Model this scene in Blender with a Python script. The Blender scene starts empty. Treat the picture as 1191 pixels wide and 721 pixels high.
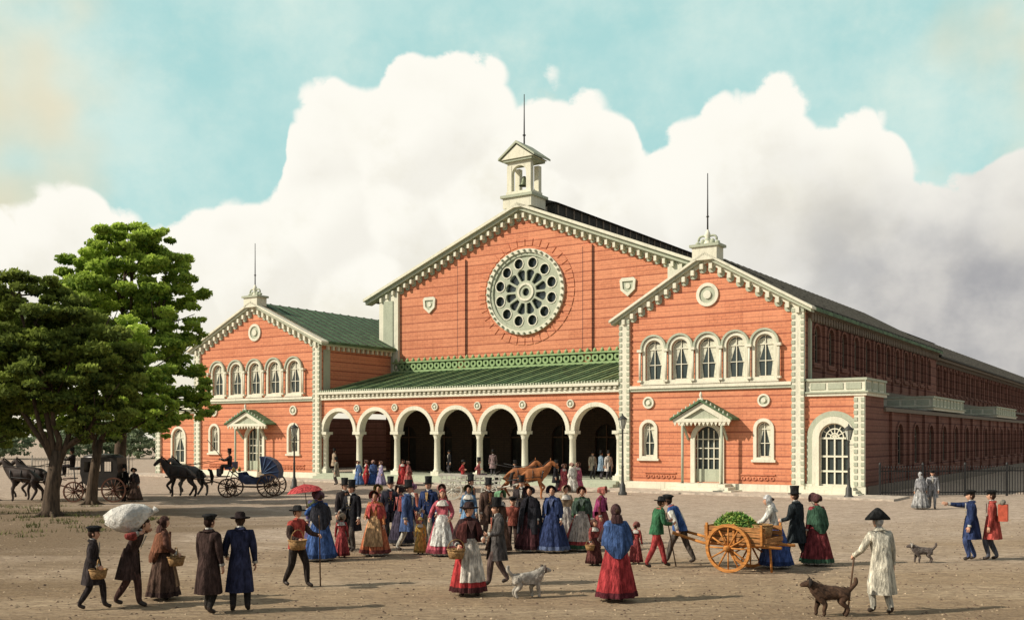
import bpy, math, random, time
import numpy as np
from mathutils import Vector, Matrix
from mathutils.geometry import tessellate_polygon
T0=time.time()
random.seed(7); rng=np.random.default_rng(7)
S=bpy.context.scene; COL=S.collection
R=math.radians
# ---------------------------------------------------------------- materials
MATS={}
def nn(nt,t,**kw):
    n=nt.nodes.new(t)
    for k,v in kw.items(): setattr(n,k,v)
    return n
def base(name,rough=.8,metal=0,spec=.3):
    m=bpy.data.materials.new(name); m.use_nodes=True; nt=m.node_tree
    p=nt.nodes['Principled BSDF']; p.inputs['Roughness'].default_value=rough
    p.inputs['Metallic'].default_value=metal
    p.inputs['Specular IOR Level'].default_value=spec
    return m,nt,p
def math_(nt,op,a,b=None,c=None,clamp=False):
    n=nn(nt,'ShaderNodeMath',operation=op); n.use_clamp=clamp
    for i,x in enumerate((a,b,c)):
        if x is None: continue
        if isinstance(x,(int,float)): n.inputs[i].default_value=x
        else: nt.links.new(x,n.inputs[i])
    return n.outputs[0]
def mix(nt,f,a,b,blend='MIX'):
    n=nn(nt,'ShaderNodeMix',data_type='RGBA',blend_type=blend)
    for i,x in ((0,f),(6,a),(7,b)):
        if isinstance(x,(int,float)): n.inputs[i].default_value=x
        elif isinstance(x,(tuple,list)): n.inputs[i].default_value=(*x[:3],1)
        else: nt.links.new(x,n.inputs[i])
    return n.outputs[2]
def maprange(nt,v,a,b,c=0,d=1,smooth=True):
    n=nn(nt,'ShaderNodeMapRange'); n.interpolation_type='SMOOTHSTEP' if smooth else 'LINEAR'
    nt.links.new(v,n.inputs[0])
    for i,x in enumerate((a,b,c,d)): n.inputs[i+1].default_value=x
    return n.outputs[0]
def noise(nt,vec,scale,detail=4,rough=.55):
    n=nn(nt,'ShaderNodeTexNoise'); n.inputs['Scale'].default_value=scale
    n.inputs['Detail'].default_value=detail; n.inputs['Roughness'].default_value=rough
    if vec is not None: nt.links.new(vec,n.inputs['Vector'])
    return n.outputs['Fac']
def bump(nt,p,h,strength=.4,dist=.02):
    b=nn(nt,'ShaderNodeBump'); b.inputs['Strength'].default_value=strength; b.inputs['Distance'].default_value=dist
    nt.links.new(h,b.inputs['Height']); nt.links.new(b.outputs[0],p.inputs['Normal'])
def simple(name,c,rough=.8,var=.25,scale=5,bs=.2,metal=0,spec=.3,stretch=(1,1,1),bd=.01):
    if name in MATS: return MATS[name]
    m,nt,p=base(name,rough,metal,spec)
    tc=nn(nt,'ShaderNodeTexCoord'); mp=nn(nt,'ShaderNodeMapping'); mp.inputs['Scale'].default_value=stretch
    nt.links.new(tc.outputs['Object'],mp.inputs[0])
    f=noise(nt,mp.outputs[0],scale,6,.65)
    f=maprange(nt,f,.3,.7)
    col=mix(nt,f,tuple(x*(1-var) for x in c),tuple(min(1,x*(1+var)) for x in c))
    nt.links.new(col,p.inputs['Base Color'])
    if bs: bump(nt,p,f,bs,bd)
    MATS[name]=m; return m
def cloth(c,kind='cloth'):
    key='%s_%02d_%02d_%02d'%(kind,int(c[0]*99),int(c[1]*99),int(c[2]*99))
    g_=sum(c)/3; c=tuple((x*.85+g_*.15)*.95 for x in c)
    return simple(key,c,.92,.6,9,.8,spec=.08,stretch=(1.8,1.8,.5),bd=.04)
def brick_mat(name,c1,c2,mort,band=True):
    m,nt,p=base(name,.9,0,.15)
    tc=nn(nt,'ShaderNodeTexCoord'); sp=nn(nt,'ShaderNodeSeparateXYZ'); nt.links.new(tc.outputs['Object'],sp.inputs[0])
    u=math_(nt,'ADD',sp.outputs[0],sp.outputs[1])
    cb=nn(nt,'ShaderNodeCombineXYZ'); nt.links.new(u,cb.inputs[0]); nt.links.new(sp.outputs[2],cb.inputs[1])
    b=nn(nt,'ShaderNodeTexBrick'); nt.links.new(cb.outputs[0],b.inputs['Vector'])
    b.inputs['Scale'].default_value=1; b.inputs['Brick Width'].default_value=.5; b.inputs['Row Height'].default_value=.17
    b.inputs['Mortar Size'].default_value=.022; b.inputs['Mortar Smooth'].default_value=.3
    b.inputs['Color1'].default_value=(*c1,1); b.inputs['Color2'].default_value=(*c2,1); b.inputs['Mortar'].default_value=(*mort,1)
    n=maprange(nt,noise(nt,tc.outputs['Object'],.55,8,.7),.32,.68)
    n2=maprange(nt,noise(nt,tc.outputs['Object'],5,6,.75),.35,.7)
    col=mix(nt,math_(nt,'MULTIPLY',n,.5),b.outputs['Color'],tuple(x*.70 for x in c1))
    col=mix(nt,math_(nt,'MULTIPLY',n2,.4),col,(min(1,c2[0]*1.25),c2[1]*1.35,c2[2]*1.35))
    if band:
        # long irregular courses of lighter and darker brick
        b2=nn(nt,'ShaderNodeTexBrick'); nt.links.new(cb.outputs[0],b2.inputs['Vector'])
        b2.inputs['Scale'].default_value=1; b2.inputs['Brick Width'].default_value=2.3; b2.inputs['Row Height'].default_value=.68; b2.inputs['Mortar Size'].default_value=.0
        b2.inputs['Color1'].default_value=(0,0,0,1); b2.inputs['Color2'].default_value=(1,1,1,1)
        bw=nn(nt,'ShaderNodeRGBToBW'); nt.links.new(b2.outputs['Color'],bw.inputs[0])
        col=mix(nt,math_(nt,'MULTIPLY',bw.outputs[0],.42),col,(min(1,c2[0]*1.12+.04),c2[1]*1.35,c2[2]*1.4))
        for sc_,wd,am,rg in ((.34,.2,.36,(.35,.6,.2,1)),(.68,.15,.62,(.3,.5,.5,1))):
            fr=math_(nt,'FRACT',math_(nt,'ADD',math_(nt,'DIVIDE',sp.outputs[2],sc_),math_(nt,'MULTIPLY',noise(nt,cb.outputs[0],2.5,2,.5),.05)))
            ln=math_(nt,'LESS_THAN',fr,wd)
            brk=maprange(nt,noise(nt,cb.outputs[0],1.6+sc_,4,.65),*rg)
            col=mix(nt,math_(nt,'MULTIPLY',math_(nt,'MULTIPLY',ln,brk),am),col,(c1[0]*.40,c1[1]*.32,c1[2]*.42))
    mp=nn(nt,'ShaderNodeMapping'); mp.inputs['Scale'].default_value=(1.6,1.6,.12); nt.links.new(tc.outputs['Object'],mp.inputs[0])
    stk=maprange(nt,noise(nt,mp.outputs[0],1.5,5,.7),.52,.8)
    col=mix(nt,math_(nt,'MULTIPLY',stk,.4),col,tuple(x*.45 for x in c1))
    foot=maprange(nt,math_(nt,'ADD',sp.outputs[2],math_(nt,'MULTIPLY',n,1.2)),2.4,.3)
    col=mix(nt,math_(nt,'MULTIPLY',foot,.3),col,tuple(x*.5 for x in c1))
    nt.links.new(col,p.inputs['Base Color']); bump(nt,p,b.outputs['Fac'],-.5,.02)
    MATS[name]=m; return m
BR=brick_mat('brick_salmon',(.60,.215,.115),(.68,.265,.145),(.38,.15,.095))
BRD=brick_mat('brick_side_shaded',(.185,.085,.062),(.235,.11,.08),(.11,.06,.045))  # darker copy of the salmon brick, side-wall shade put into its colour
BRI=brick_mat('brick_interior_shaded',(.06,.04,.03),(.075,.05,.035),(.035,.028,.022),False)  # near-black brick copy, shade under the portico put into its colour
def stone_mat(name,c):
    m,nt,p=base(name,.88,0,.2); tc=nn(nt,'ShaderNodeTexCoord'); O=tc.outputs['Object']
    a=maprange(nt,noise(nt,O,1.1,8,.7),.35,.7); b=maprange(nt,noise(nt,O,11,4,.7),.35,.7)
    mp=nn(nt,'ShaderNodeMapping'); mp.inputs['Scale'].default_value=(3,3,.25); nt.links.new(O,mp.inputs[0])
    s=maprange(nt,noise(nt,mp.outputs[0],1.8,5,.7),.5,.75)
    col=mix(nt,math_(nt,'MULTIPLY',a,.5),c,tuple(x*.72 for x in c)); col=mix(nt,math_(nt,'MULTIPLY',b,.25),col,tuple(min(1,x*1.2) for x in c))
    col=mix(nt,math_(nt,'MULTIPLY',s,.45),col,(c[0]*.38,c[1]*.42,c[2]*.38))
    nt.links.new(col,p.inputs['Base Color']); bump(nt,p,math_(nt,'ADD',a,b),.35,.015); MATS[name]=m; return m
ST=stone_mat('pale_stone',(.74,.72,.58))
STD=stone_mat('grey_green_stone',(.44,.47,.36))
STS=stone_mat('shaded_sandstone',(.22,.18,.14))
RF=simple('green_copper_roof',(.085,.15,.075),.75,.5,2.2,.3,stretch=(3,.6,1))
RFD=simple('slate_roof',(.055,.053,.045),.85,.4,3,.4,stretch=(2,1,3))
GL,_nt,_p=base('window_glass',.12,0,.6); _p.inputs['Base Color'].default_value=(.035,.05,.05,1)
CUR=simple('curtain_linen',(.60,.60,.48),.9,.2,6,.2)
WD=simple('dark_wood',(.10,.055,.03),.7,.4,6,.3,stretch=(4,4,.6))
IR=simple('black_iron',(.03,.03,.03),.5,.3,8,.1)
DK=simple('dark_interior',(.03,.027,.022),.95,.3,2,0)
SK=simple('skin',(.58,.33,.22),.6,.12,14,.1)
EYE=simple('eye_dark',(.03,.02,.02),.3,.1,5,0)
LIP=simple('lip',(.42,.10,.08),.5,.1,5,0)
# ---------------------------------------------------------------- mesh builder
class MB:
    def __init__(s): s.v=[];s.f=[];s.m=[];s.sm=[];s.mats=[];s.M=None
    def mi(s,m):
        if m not in s.mats: s.mats.append(m)
        return s.mats.index(m)
    def add(s,V,F,m,smooth=False,M=None):
        o=len(s.v); i=s.mi(m)
        for p in V:
            p=Vector(p)
            if M is not None: p=M@p
            if s.M is not None: p=s.M@p
            s.v.append(p[:])
        for f in F:
            s.f.append(tuple(o+k for k in f)); s.m.append(i); s.sm.append(smooth)
    def box(s,x0,x1,y0,y1,z0,z1,m,M=None):
        V=[(x,y,z) for z in (z0,z1) for y in (y0,y1) for x in (x0,x1)]
        s.add(V,[(0,2,3,1),(4,5,7,6),(0,1,5,4),(2,6,7,3),(0,4,6,2),(1,3,7,5)],m,False,M)
    def slab(s,outer,holes,y0,y1,m,M=None,back=True):
        loops=[outer]+list(holes)
        tri=tessellate_polygon([[Vector((a,b,0)) for a,b in L] for L in loops])
        flat=[q for L in loops for q in L]; n=len(flat)
        V=[(a,y0,b) for a,b in flat]+[(a,y1,b) for a,b in flat]
        F=[tuple(t) for t in tri]
        if back: F+=[tuple(n+k for k in reversed(t)) for t in tri]
        o=0
        for L in loops:
            k=len(L)
            for i in range(k):
                j=(i+1)%k; F.append((o+i,o+j,n+o+j,n+o+i))
            o+=k
        s.add(V,F,m,False,M)
    def tube(s,pts,rad,m,n=8,smooth=True,M=None,ry=None):
        pts=[Vector(p) for p in pts]
        if not hasattr(rad,'__len__'): rad=[rad]*len(pts)
        V=[];F=[]; up=None
        for i,p in enumerate(pts):
            d=(pts[min(i+1,len(pts)-1)]-pts[max(i-1,0)]).normalized()
            if up is None:
                up=Vector((0,0,1)) if abs(d.z)<.9 else Vector((1,0,0))
            a=d.cross(up).normalized(); b=a.cross(d).normalized(); up=b
            for k in range(n):
                t=2*math.pi*k/n
                V.append(p+a*math.cos(t)*rad[i]+b*math.sin(t)*rad[i])
        for i in range(len(pts)-1):
            for k in range(n):
                k2=(k+1)%n; F.append((i*n+k,i*n+k2,(i+1)*n+k2,(i+1)*n+k))
        F.append(tuple(range(n))[::-1]); o=(len(pts)-1)*n; F.append(tuple(o+k for k in range(n)))
        s.add(V,F,m,smooth,M)
    def lathe(s,prof,m,c=(0,0,0),n=16,M=None,sx=1,sy=1,smooth=True):
        V=[];F=[]
        for r,z in prof:
            for k in range(n):
                t=2*math.pi*k/n; V.append((c[0]+r*sx*math.cos(t),c[1]+r*sy*math.sin(t),c[2]+z))
        for i in range(len(prof)-1):
            for k in range(n):
                k2=(k+1)%n; F.append((i*n+k,i*n+k2,(i+1)*n+k2,(i+1)*n+k))
        s.add(V,F,m,smooth,M)
    def beam(s,p0,p1,w,h,m,M=None):
        p0=Vector(p0);p1=Vector(p1); d=(p1-p0).normalized()
        up=Vector((0,0,1)) if abs(d.z)<.95 else Vector((0,1,0))
        a=d.cross(up).normalized()*w/2; b=a.cross(d).normalized()*h/2
        V=[p+sa*a+sb*b for p in (p0,p1) for sb in (-1,1) for sa in (-1,1)]
        s.add(V,[(0,2,3,1),(4,5,7,6),(0,1,5,4),(2,6,7,3),(0,4,6,2),(1,3,7,5)],m,False,M)
    def loft(s,rings,m,th0=0,th1=360,n=28,smooth=True,M=None,seed=0):
        closed=abs(th1-th0)>=359.9; cnt=n if closed else n+1
        V=[];F=[]
        for (cx,cy,cz,rx,ry,amp,k) in rings:
            for i in range(cnt):
                t=R(th0+(th1-th0)*i/n)
                q=1+amp*math.cos(k*t+seed)+amp*.5*math.cos((k*2+1)*t+seed*2.3)
                V.append((cx+rx*q*math.cos(t),cy+ry*q*math.sin(t),cz))
        for j in range(len(rings)-1):
            for i in range(n):
                i2=(i+1)%cnt; F.append((j*cnt+i,j*cnt+i2,(j+1)*cnt+i2,(j+1)*cnt+i))
        s.add(V,F,m,smooth,M)
    def obj(s,name,parent=None,loc=(0,0,0),rz=0,sc=1):
        me=bpy.data.meshes.new(name); me.from_pydata(s.v,[],s.f)
        for m in s.mats: me.materials.append(m)
        me.polygons.foreach_set('material_index',s.m); me.polygons.foreach_set('use_smooth',s.sm)
        me.update()
        o=bpy.data.objects.new(name,me); COL.objects.link(o)
        o.location=loc; o.rotation_euler=(0,0,rz); o.scale=(sc,)*3
        if parent: o.parent=parent
        return o
def empty(name,loc=(0,0,0),rz=0):
    e=bpy.data.objects.new(name,None); COL.objects.link(e); e.location=loc; e.rotation_euler=(0,0,rz); return e
def arch(cx,z0,w,zs,n=12):
    h=w/2
    return [(cx-h,z0),(cx+h,z0)]+[(cx+h*math.cos(math.pi*i/n),zs+h*math.sin(math.pi*i/n)) for i in range(n+1)]
def circ(cx,cz,rx,rz=None,n=32,rot=0):
    rz=rz or rx
    return [(cx+rx*math.cos(rot+2*math.pi*i/n),cz+rz*math.sin(rot+2*math.pi*i/n)) for i in range(n)]
# ---------------------------------------------------------------- station
ST_E=empty('railway_station',(15.95,55.2,0),math.atan2(-.5557,.8315))
def window(tr,gl,cx,z0,w,zs,y=0,surround=.17,curtain=True,sm=None,fm=None):
    sm=sm or ST; f=fm or ST
    if surround:
        tr.slab(arch(cx,z0-.12,w+2*surround,zs,14),[arch(cx,z0+.012,w-.024,zs,14)],y-.09,y+.03,sm)
        tr.box(cx-w/2-surround-.1,cx+w/2+surround+.1,y-.16,y+.02,z0-.26,z0-.125,sm)
    gl.slab(arch(cx,z0-.02,w+.04,zs,12),[],y+.2,y+.21,GL)
    tr.slab(arch(cx,z0+.013,w-.03,zs,12),[arch(cx,z0+.08,w-.18,zs,12)],y+.11,y+.17,f)
    tr.box(cx-.025,cx+.025,y+.12,y+.165,z0+.05,zs+w/2-.03,f)
    tr.box(cx-w/2+.05,cx+w/2-.05,y+.125,y+.16,zs-.03,zs+.03,f)
    tr.box(cx-w/2+.05,cx+w/2-.05,y+.125,y+.16,(z0+zs)/2-.02,(z0+zs)/2+.02,f)
    if curtain:
        h=w/2-.07
        for sg in (-1,1):
            gl.slab([(cx+sg*h,z0+.1),(cx+sg*h*.62,z0+.1),(cx+sg*h*.8,z0+(zs-z0)*.45),(cx+sg*.06,zs+.05),(cx+sg*.06,zs+h*.8),(cx+sg*h*.75,zs+h*.55),(cx+sg*h,zs)],[],y+.175,y+.185,CUR)
def rakes(tr,x0,x1,ze,za,y,o=.6,th=.34,proj=.5,step=.55,bs=.22):
    xm=(x0+x1)/2; sl=(za-ze)/((x1-x0)/2)
    def chev(off,t,oo):
        zo=ze-sl*oo
        return [(x0-oo,zo-off),(xm,za-off),(x1+oo,zo-off),(x1+oo,zo-off-t),(xm,za-off-t),(x0-oo,zo-off-t)]
    tr.slab(chev(0,th*.45,o),[],y-proj,y+.25,ST)
    tr.slab(chev(th*.45+.003,th*.55,o-.1),[],y-proj*.75,y+.22,STD)
    tr.slab(chev(th+.006,.22,.04),[],y-.12,y+.2,ST)
    n=int((x1-x0)/step)
    for i in range(n):
        x=x0+(i+.5)*(x1-x0)/n; z=za-abs(x-xm)*sl-th-.02
        tr.box(x-.1,x+.1,y-proj*.6,y-.0,z-bs-.2,z-.06-abs(sl)*.1,ST)
        tr.slab([(x-.22,z-.5),(x-.12,z-.62),(x+.12,z-.62),(x+.22,z-.5),(x+.22,z-.2),(x-.22,z-.2)],[],y-.07,y+.01,STD)
def medallion(tr,cx,cz,r,y):
    tr.slab(circ(cx,cz,r,r,24),[circ(cx,cz,r*.72,r*.72,24)],y-.1,y+.02,ST)
    tr.slab(circ(cx,cz,r*.71,r*.71,24),[],y-.03,y+.015,STD)
    tr.slab(circ(cx,cz,r*.35,r*.35,16),[],y-.12,y-.02,ST)
def corner(tr,x0,x1,z0,z1,y):
    tr.box(x0,x1,y-.16,y+.1,z0,z1,ST)
    n=int((z1-z0)/.34)
    for i in range(n):
        z=z0+(i+.5)*(z1-z0)/n
        tr.box(x0-.02,x0+.17,y-.2,y-.1,z-.1,z+.1,STD); tr.box(x1-.17,x1+.02,y-.2,y-.1,z-.1,z+.1,STD)
def pavilion(s0,W,depth,tag,kx,wk):
    x1=-s0; x0=-s0-W; xm=(x0+x1)/2
    wl=MB();tr=MB();gl=MB()
    ze,za=10.55,13.75
    ws=[xm+ (k-2)*1.7*kx for k in range(5)]; ww=1.12*wk
    hol=[arch(c,6.5,ww,8.35,14) for c in ws]
    dw=1.55*wk
    door=arch(xm,.55,dw,3.0,12); hol.append(door)
    sw=[xm-3.75*kx,xm+3.35*kx]
    hol+= [arch(c,2.0,.85*wk,3.6,10) for c in sw]
    wl.slab([(x0,0),(x1,0),(x1,ze),(xm,za),(x0,ze)],hol,0,.35,BR)
    for c in ws:
        window(tr,gl,c,6.5,ww,8.35)
        tr.slab([(c-ww/2-.29,8.38)]+[(c+(ww/2+.29)*math.cos(math.pi-math.pi*i/14),8.38+(ww/2+.29)*math.sin(math.pi-math.pi*i/14)) for i in range(1,14)]+[(c+ww/2+.29,8.38)]+[(c+(ww/2+.17)*math.cos(math.pi*i/14),8.38+(ww/2+.17)*math.sin(math.pi*i/14)) for i in range(15)],[],-.18,-.01,STD)
    for k in range(6):
        c=xm+(k-2.5)*1.7*kx
        tr.tube([(c,-.17,6.5),(c,-.17,8.2)],.075,ST,8); tr.box(c-.15,c+.15,-.3,-.02,8.2,8.36,ST); tr.box(c-.13,c+.13,-.28,-.03,6.4,6.52,ST)
    for c in sw: window(tr,gl,c,2.0,.85*wk,3.6)
    for c in sw: medallion(tr,c,5.2,.36,0)
    medallion(tr,xm,11.35,.68,0)
    tr.box(x0+.66,x1-.66,-.2,.05,6.02,6.2,ST); tr.box(x0+.66,x1-.66,-.12,.05,5.86,6.018,STD)
    tr.box(x0-.06,xm-dw/2-.5,-.14,.05,-.1,.5,ST); tr.box(xm+dw/2+.5,x1+.06,-.14,.05,-.1,.5,ST)
    for xa_,xb_ in ((x0+1.6,xm-dw/2-1.2),(xm+dw/2+1.2,x1-1.6)):
        n=max(2,int((xb_-xa_)/.32))
        for i in range(n): tr.slab(circ(xa_+(i+.5)*(xb_-xa_)/n,.82,.13,.13,10),[circ(xa_+(i+.5)*(xb_-xa_)/n,.82,.07,.07,8)],-.05,.01,BR)
        tr.box(xa_,xb_,-.07,.01,1.0,1.08,BR)
    corner(tr,x1-.62,x1+.04,.5,10.25,0); corner(tr,x0-.04,x0+.62,.5,10.25,0)
    rakes(tr,x0,x1,ze,za,0)
    tr.slab(arch(xm,.5,dw+.5,3.0,14),[arch(xm,.51,dw-.03,3.0,14)],-.12,.03,ST)
    gl.slab(arch(xm,.5,dw+.03,3.0),[],.2,.22,GL)
    tr.box(xm-dw/2+.015,xm+dw/2-.015,.1,.19,.5,1.3,STD)
    for k in range(-2,3): tr.box(xm+k*dw/4.6-.03,xm+k*dw/4.6+.03,.11,.17,1.3,3.0+dw/2-.12-abs(k)*.13,ST)
    for z in (1.9,2.5,3.02): tr.box(xm-dw/2+.015,xm+dw/2-.015,.12,.16,z-.03,z+.03,ST)
    hw=1.75*kx
    tr.slab([(xm-hw,4.0),(xm+hw,4.0),(xm+hw,4.16),(xm,5.12),(xm-hw,4.16)],[[(xm-hw*.62,4.2),(xm+hw*.62,4.2),(xm,4.8)]],-.95,-.82,ST)
    tr.slab([(xm-hw*.95,4.03),(xm+hw*.95,4.03),(xm,5.0)],[],-.8,-.75,STD)
    wl.slab([(xm-hw-.15,4.1),(xm,5.17),(xm+hw+.15,4.1),(xm+hw+.15,4.22),(xm,5.3),(xm-hw-.15,4.22)],[],-1.1,.0,RF)
    tr.lathe([(0,.45),(.05,.4),(.1,.25),(.05,.1),(.12,0)],ST,(xm,-1,5.28),8)
    n=14
    for k in range(n):
        x=xm-hw+(k+.5)*2*hw/n; tr.slab([(x-.1,4.0),(x,3.78),(x+.1,4.0)],[],-.93,-.86,ST)
        zr=5.3-abs(x-xm)/hw*1.05; tr.lathe([(0,.16),(.05,.1),(.07,0)],STD,(x,-1.05,zr),6)
    for sg in (-1,1):
        x=xm+sg*(dw/2+.42)
        tr.tube([(x,-.85,.5),(x,-.85,3.8)],.08,STD,8); tr.beam((x,-.02,3.0),(x,-.8,3.9),.1,.12,STD); tr.box(x-.16,x+.16,-.9,-.1,3.8,3.99,ST)
        tr.box(x-.15,x+.15,-1.0,-.7,.12,.5,ST)
    for i in range(3): tr.box(xm-1.5-.3*i,xm+1.5+.3*i,-1.15-.3*i,-.15,.0,.5-.165*i-.001*i,ST)
    tr.box(xm-.75,xm+.75,-.5,.5,za-.45,za+.3,ST); tr.box(xm-.9,xm+.9,-.6,.6,za+.3,za+.45,STD)
    for sg in (-1,1):
        tr.tube([(xm+sg*(.1+.5*math.cos(t)*(.5+t/8)+.2),0,za+.72+.28*math.sin(t)) for t in [k*.5 for k in range(10)]],.07,STD,6)
    for k in range(5):
        a=(k-2)*.3; tr.lathe([(0,.52-abs(a)*.4),(.13,.42-abs(a)*.4),(.16,.15),(.06,0)],STD,(xm+a,0,za+.45),8)
    tr.lathe([(0,.9),(.08,.8),(.2,.5),(.1,.3),(.25,0)],ST,(xm,0,za+.5),10)
    tr.tube([(xm,0,za+1),(xm,0,za+4.6)],[.05,.025],IR,6); tr.lathe([(0,.2),(.1,.1),(0,0)],IR,(xm,0,za+2.0),8)
    for sg in (-1,1):
        xe=xm+sg*(W/2+.55); zz=ze-(za-ze)/(W/2)*.55
        V=[(xm,.26,za+.0),(xe,.26,zz),(xe,depth,zz),(xm,depth,za),(xm,.26,za-.2),(xe,.26,zz-.2),(xe,depth,zz-.2),(xm,depth,za-.2)]
        wl.add(V,[(0,1,2,3),(7,6,5,4),(1,5,6,2),(0,4,5,1),(3,2,6,7)],RF)
        for k in range(int(depth/1.0)):
            y=.6+k*1.0
            wl.beam((xm,y,za+.02),(xe,y,zz+.02),.07,.07,RFD)
    wl.obj('pavilion_walls_'+tag,ST_E); tr.obj('pavilion_trim_'+tag,ST_E); gl.obj('pavilion_windows_'+tag,ST_E)
pavilion(0,11.2,34.9,'east',1.0,1.0)
pavilion(36.4,14.1,60,'west',1.27,1.15)
ROT=Matrix.Rotation(R(90),4,'Z')
sd=MB();tr=MB();gl=MB()
def longside(x,ya,yb,z0,zt,wins,w,wz0,wzs,mat_):
    sd.M=None
    hol=[arch(c,wz0,w,wzs,8) for c in wins]
    MM=Matrix.Translation((x,0,0))@ROT
    sd.slab([(ya,z0),(yb,z0),(yb,zt),(ya,zt)],hol,0,.35,mat_,MM)
    tr.M=MM; gl.M=MM
    for c in wins:
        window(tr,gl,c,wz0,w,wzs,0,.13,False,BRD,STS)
    tr.M=None; gl.M=None
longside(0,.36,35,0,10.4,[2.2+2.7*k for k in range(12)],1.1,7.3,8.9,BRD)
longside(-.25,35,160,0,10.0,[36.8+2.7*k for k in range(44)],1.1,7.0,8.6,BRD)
tr.M=Matrix.Translation((0,0,0))@ROT
for k in range(12):
    tr.box(.72+2.7*k,.98+2.7*k,-.14,.02,6.35,9.7,STD if k==0 else BRD)
for k in range(46):
    tr.box(35.3+2.7*k,35.6+2.7*k,.11,.28,6.1,9.3,BRD)
for k in range(66):
    y=.9+k*.52
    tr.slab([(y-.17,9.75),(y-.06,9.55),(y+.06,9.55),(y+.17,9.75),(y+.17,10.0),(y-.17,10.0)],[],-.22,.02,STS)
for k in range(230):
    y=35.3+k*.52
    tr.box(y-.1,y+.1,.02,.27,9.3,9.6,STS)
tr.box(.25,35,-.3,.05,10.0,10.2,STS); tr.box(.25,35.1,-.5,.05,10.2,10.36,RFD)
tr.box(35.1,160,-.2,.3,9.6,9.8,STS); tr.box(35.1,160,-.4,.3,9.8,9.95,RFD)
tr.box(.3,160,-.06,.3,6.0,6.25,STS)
tr.M=None
for sg,xe in ((1,.35),(-1,-11.5)):
    V=[(-5.6,35,13.3),(xe,35,9.95),(xe,160,9.95),(-5.6,160,13.3)]
    sd.add(V,[(0,1,2,3)],RFD)
sd.slab([(-11.2,9.8),(0,9.8),(-5.6,13.3)],[],34.7,34.9,BRD)
for k in range(60): sd.beam((-5.6,35.5+2*k,13.33),(.35,35.5+2*k,9.98),.09,.08,RFD)
XA=3.2
sd.slab([(.0,0),(XA,0),(XA,5.35),(.0,5.35)],[arch(1.62,.5,1.6,3.1,14)],.06,.36,BR)
tr.slab(arch(1.62,.4,2.3,3.1,18),[arch(1.62,.51,1.58,3.1,18)],-.06,.08,ST)
tr.slab(arch(1.62,.4,2.9,3.1,18),[arch(1.62,.41,2.32,3.1,18)],-.02,.07,STD)
gl.slab(arch(1.62,.5,1.64,3.1),[],.26,.28,GL)
for r in (.25,.5,.78):
    tr.slab([(1.62+r*math.cos(math.pi*i/12),3.12+r*math.sin(math.pi*i/12)) for i in range(13)]+[(1.62+(r-.06)*math.cos(math.pi-math.pi*i/12),3.12+(r-.06)*math.sin(math.pi-math.pi*i/12)) for i in range(13)],[],.16,.22,ST)
for a in (30,60,90,120,150): tr.beam((1.62,.2,3.12),(1.62+.78*math.cos(R(a)),.2,3.12+.78*math.sin(R(a))),.05,.05,ST)
for x in (.86,1.2,1.62,2.04,2.38): tr.box(x-.04,x+.04,.15,.22,.5,3.1,ST)
for z in (.55,1.3,2.1,3.08): tr.box(.83,2.41,.14,.23,z-.05,z+.05,ST)
for i in range(3): tr.box(.5-.25*i,2.8+.2*i,-.6-.3*i,.055,0,.48-.16*i,ST)
corner(tr,2.72,3.24,.5,5.3,.06)
tr.box(.04,.5,-.08,.055,0,.6,ST); tr.box(2.75,3.3,-.08,.055,0,.5,ST)
def parapet(ya,yb,z):
    tr.box(-.0+.06,XA+.15,ya-.12,yb+.12,z,z+.16,ST); tr.box(.06,XA+.25,ya-.2,yb+.2,z+.16,z+.24,STD)
    tr.box(.1,XA+.05,ya,yb,z+.24,z+.82,ST); tr.box(.06,XA+.16,ya-.1,yb+.1,z+.82,z+.95,STD)
    n=max(2,int((yb-ya)/1.2))
    for i in range(n+1):
        y=ya+(yb-ya)*i/n; tr.box(XA+.05,XA+.1,y-.1,y+.1,z+.26,z+.81,STD)
        if i<n: tr.box(XA+.05,XA+.08,y+.25,y+(yb-ya)/n-.25,z+.38,z+.7,STD)
    for i in range(3): tr.box(.35+i*.95,1.15+i*.95,ya-.04,ya+.01,z+.36,z+.7,STD)
parapet(.06,4.2,5.35); parapet(17,28,4.95); parapet(44,56,4.95)
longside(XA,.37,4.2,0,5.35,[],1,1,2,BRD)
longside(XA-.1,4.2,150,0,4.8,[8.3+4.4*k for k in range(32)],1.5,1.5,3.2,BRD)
tr.M=Matrix.Translation((XA,0,0))@ROT
tr.box(4.2,150,-.12,.2,4.6,4.82,STS); tr.box(.5,150,-.08,.2,0,.5,STS)
for k in range(33):
    tr.box(5.9+4.4*k,6.3+4.4*k,-.06,.11,.5,4.6,BRD)
tr.M=None
sd.box(0,XA+.0,4.2,150,4.75,4.9,RFD)
sd.slab([(-56,0),(-50.55,0),(-50.55,5.1),(-56,5.1)],[arch(-53.2,1.0,1.6,3.1,12)],.4,.7,BR)
tr.M=Matrix.Translation((0,.4,0)); gl.M=tr.M; window(tr,gl,-53.2,1.0,1.6,3.1); tr.M=None; gl.M=None
tr.box(-56.2,-50.6,.15,.75,5.1,5.3,ST); tr.box(-56.3,-50.6,.05,.85,5.3,5.42,STD); tr.box(-56.1,-50.6,.3,.6,5.42,5.95,ST)
corner(tr,-56.05,-55.5,0,5.1,.4)
sd.box(-56,-55.7,.7,40,0,5.1,BRD)
sd.box(-36.75,-36.4,.36,8.4,5.0,10.4,BR)
tr.M=Matrix.Translation((-36.4,0,0))@ROT
tr.box(.3,8.3,-.3,.05,10.0,10.18,ST)
for k in range(14): tr.box(.6+k*.55,.8+k*.55,-.2,.02,9.7,10.0,ST)
tr.box(.3,1.0,-.05,.02,6.6,9.7,STD)
tr.M=None
sd.box(-11.2,-10.85,.36,8.4,0,10.4,BR)
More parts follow.
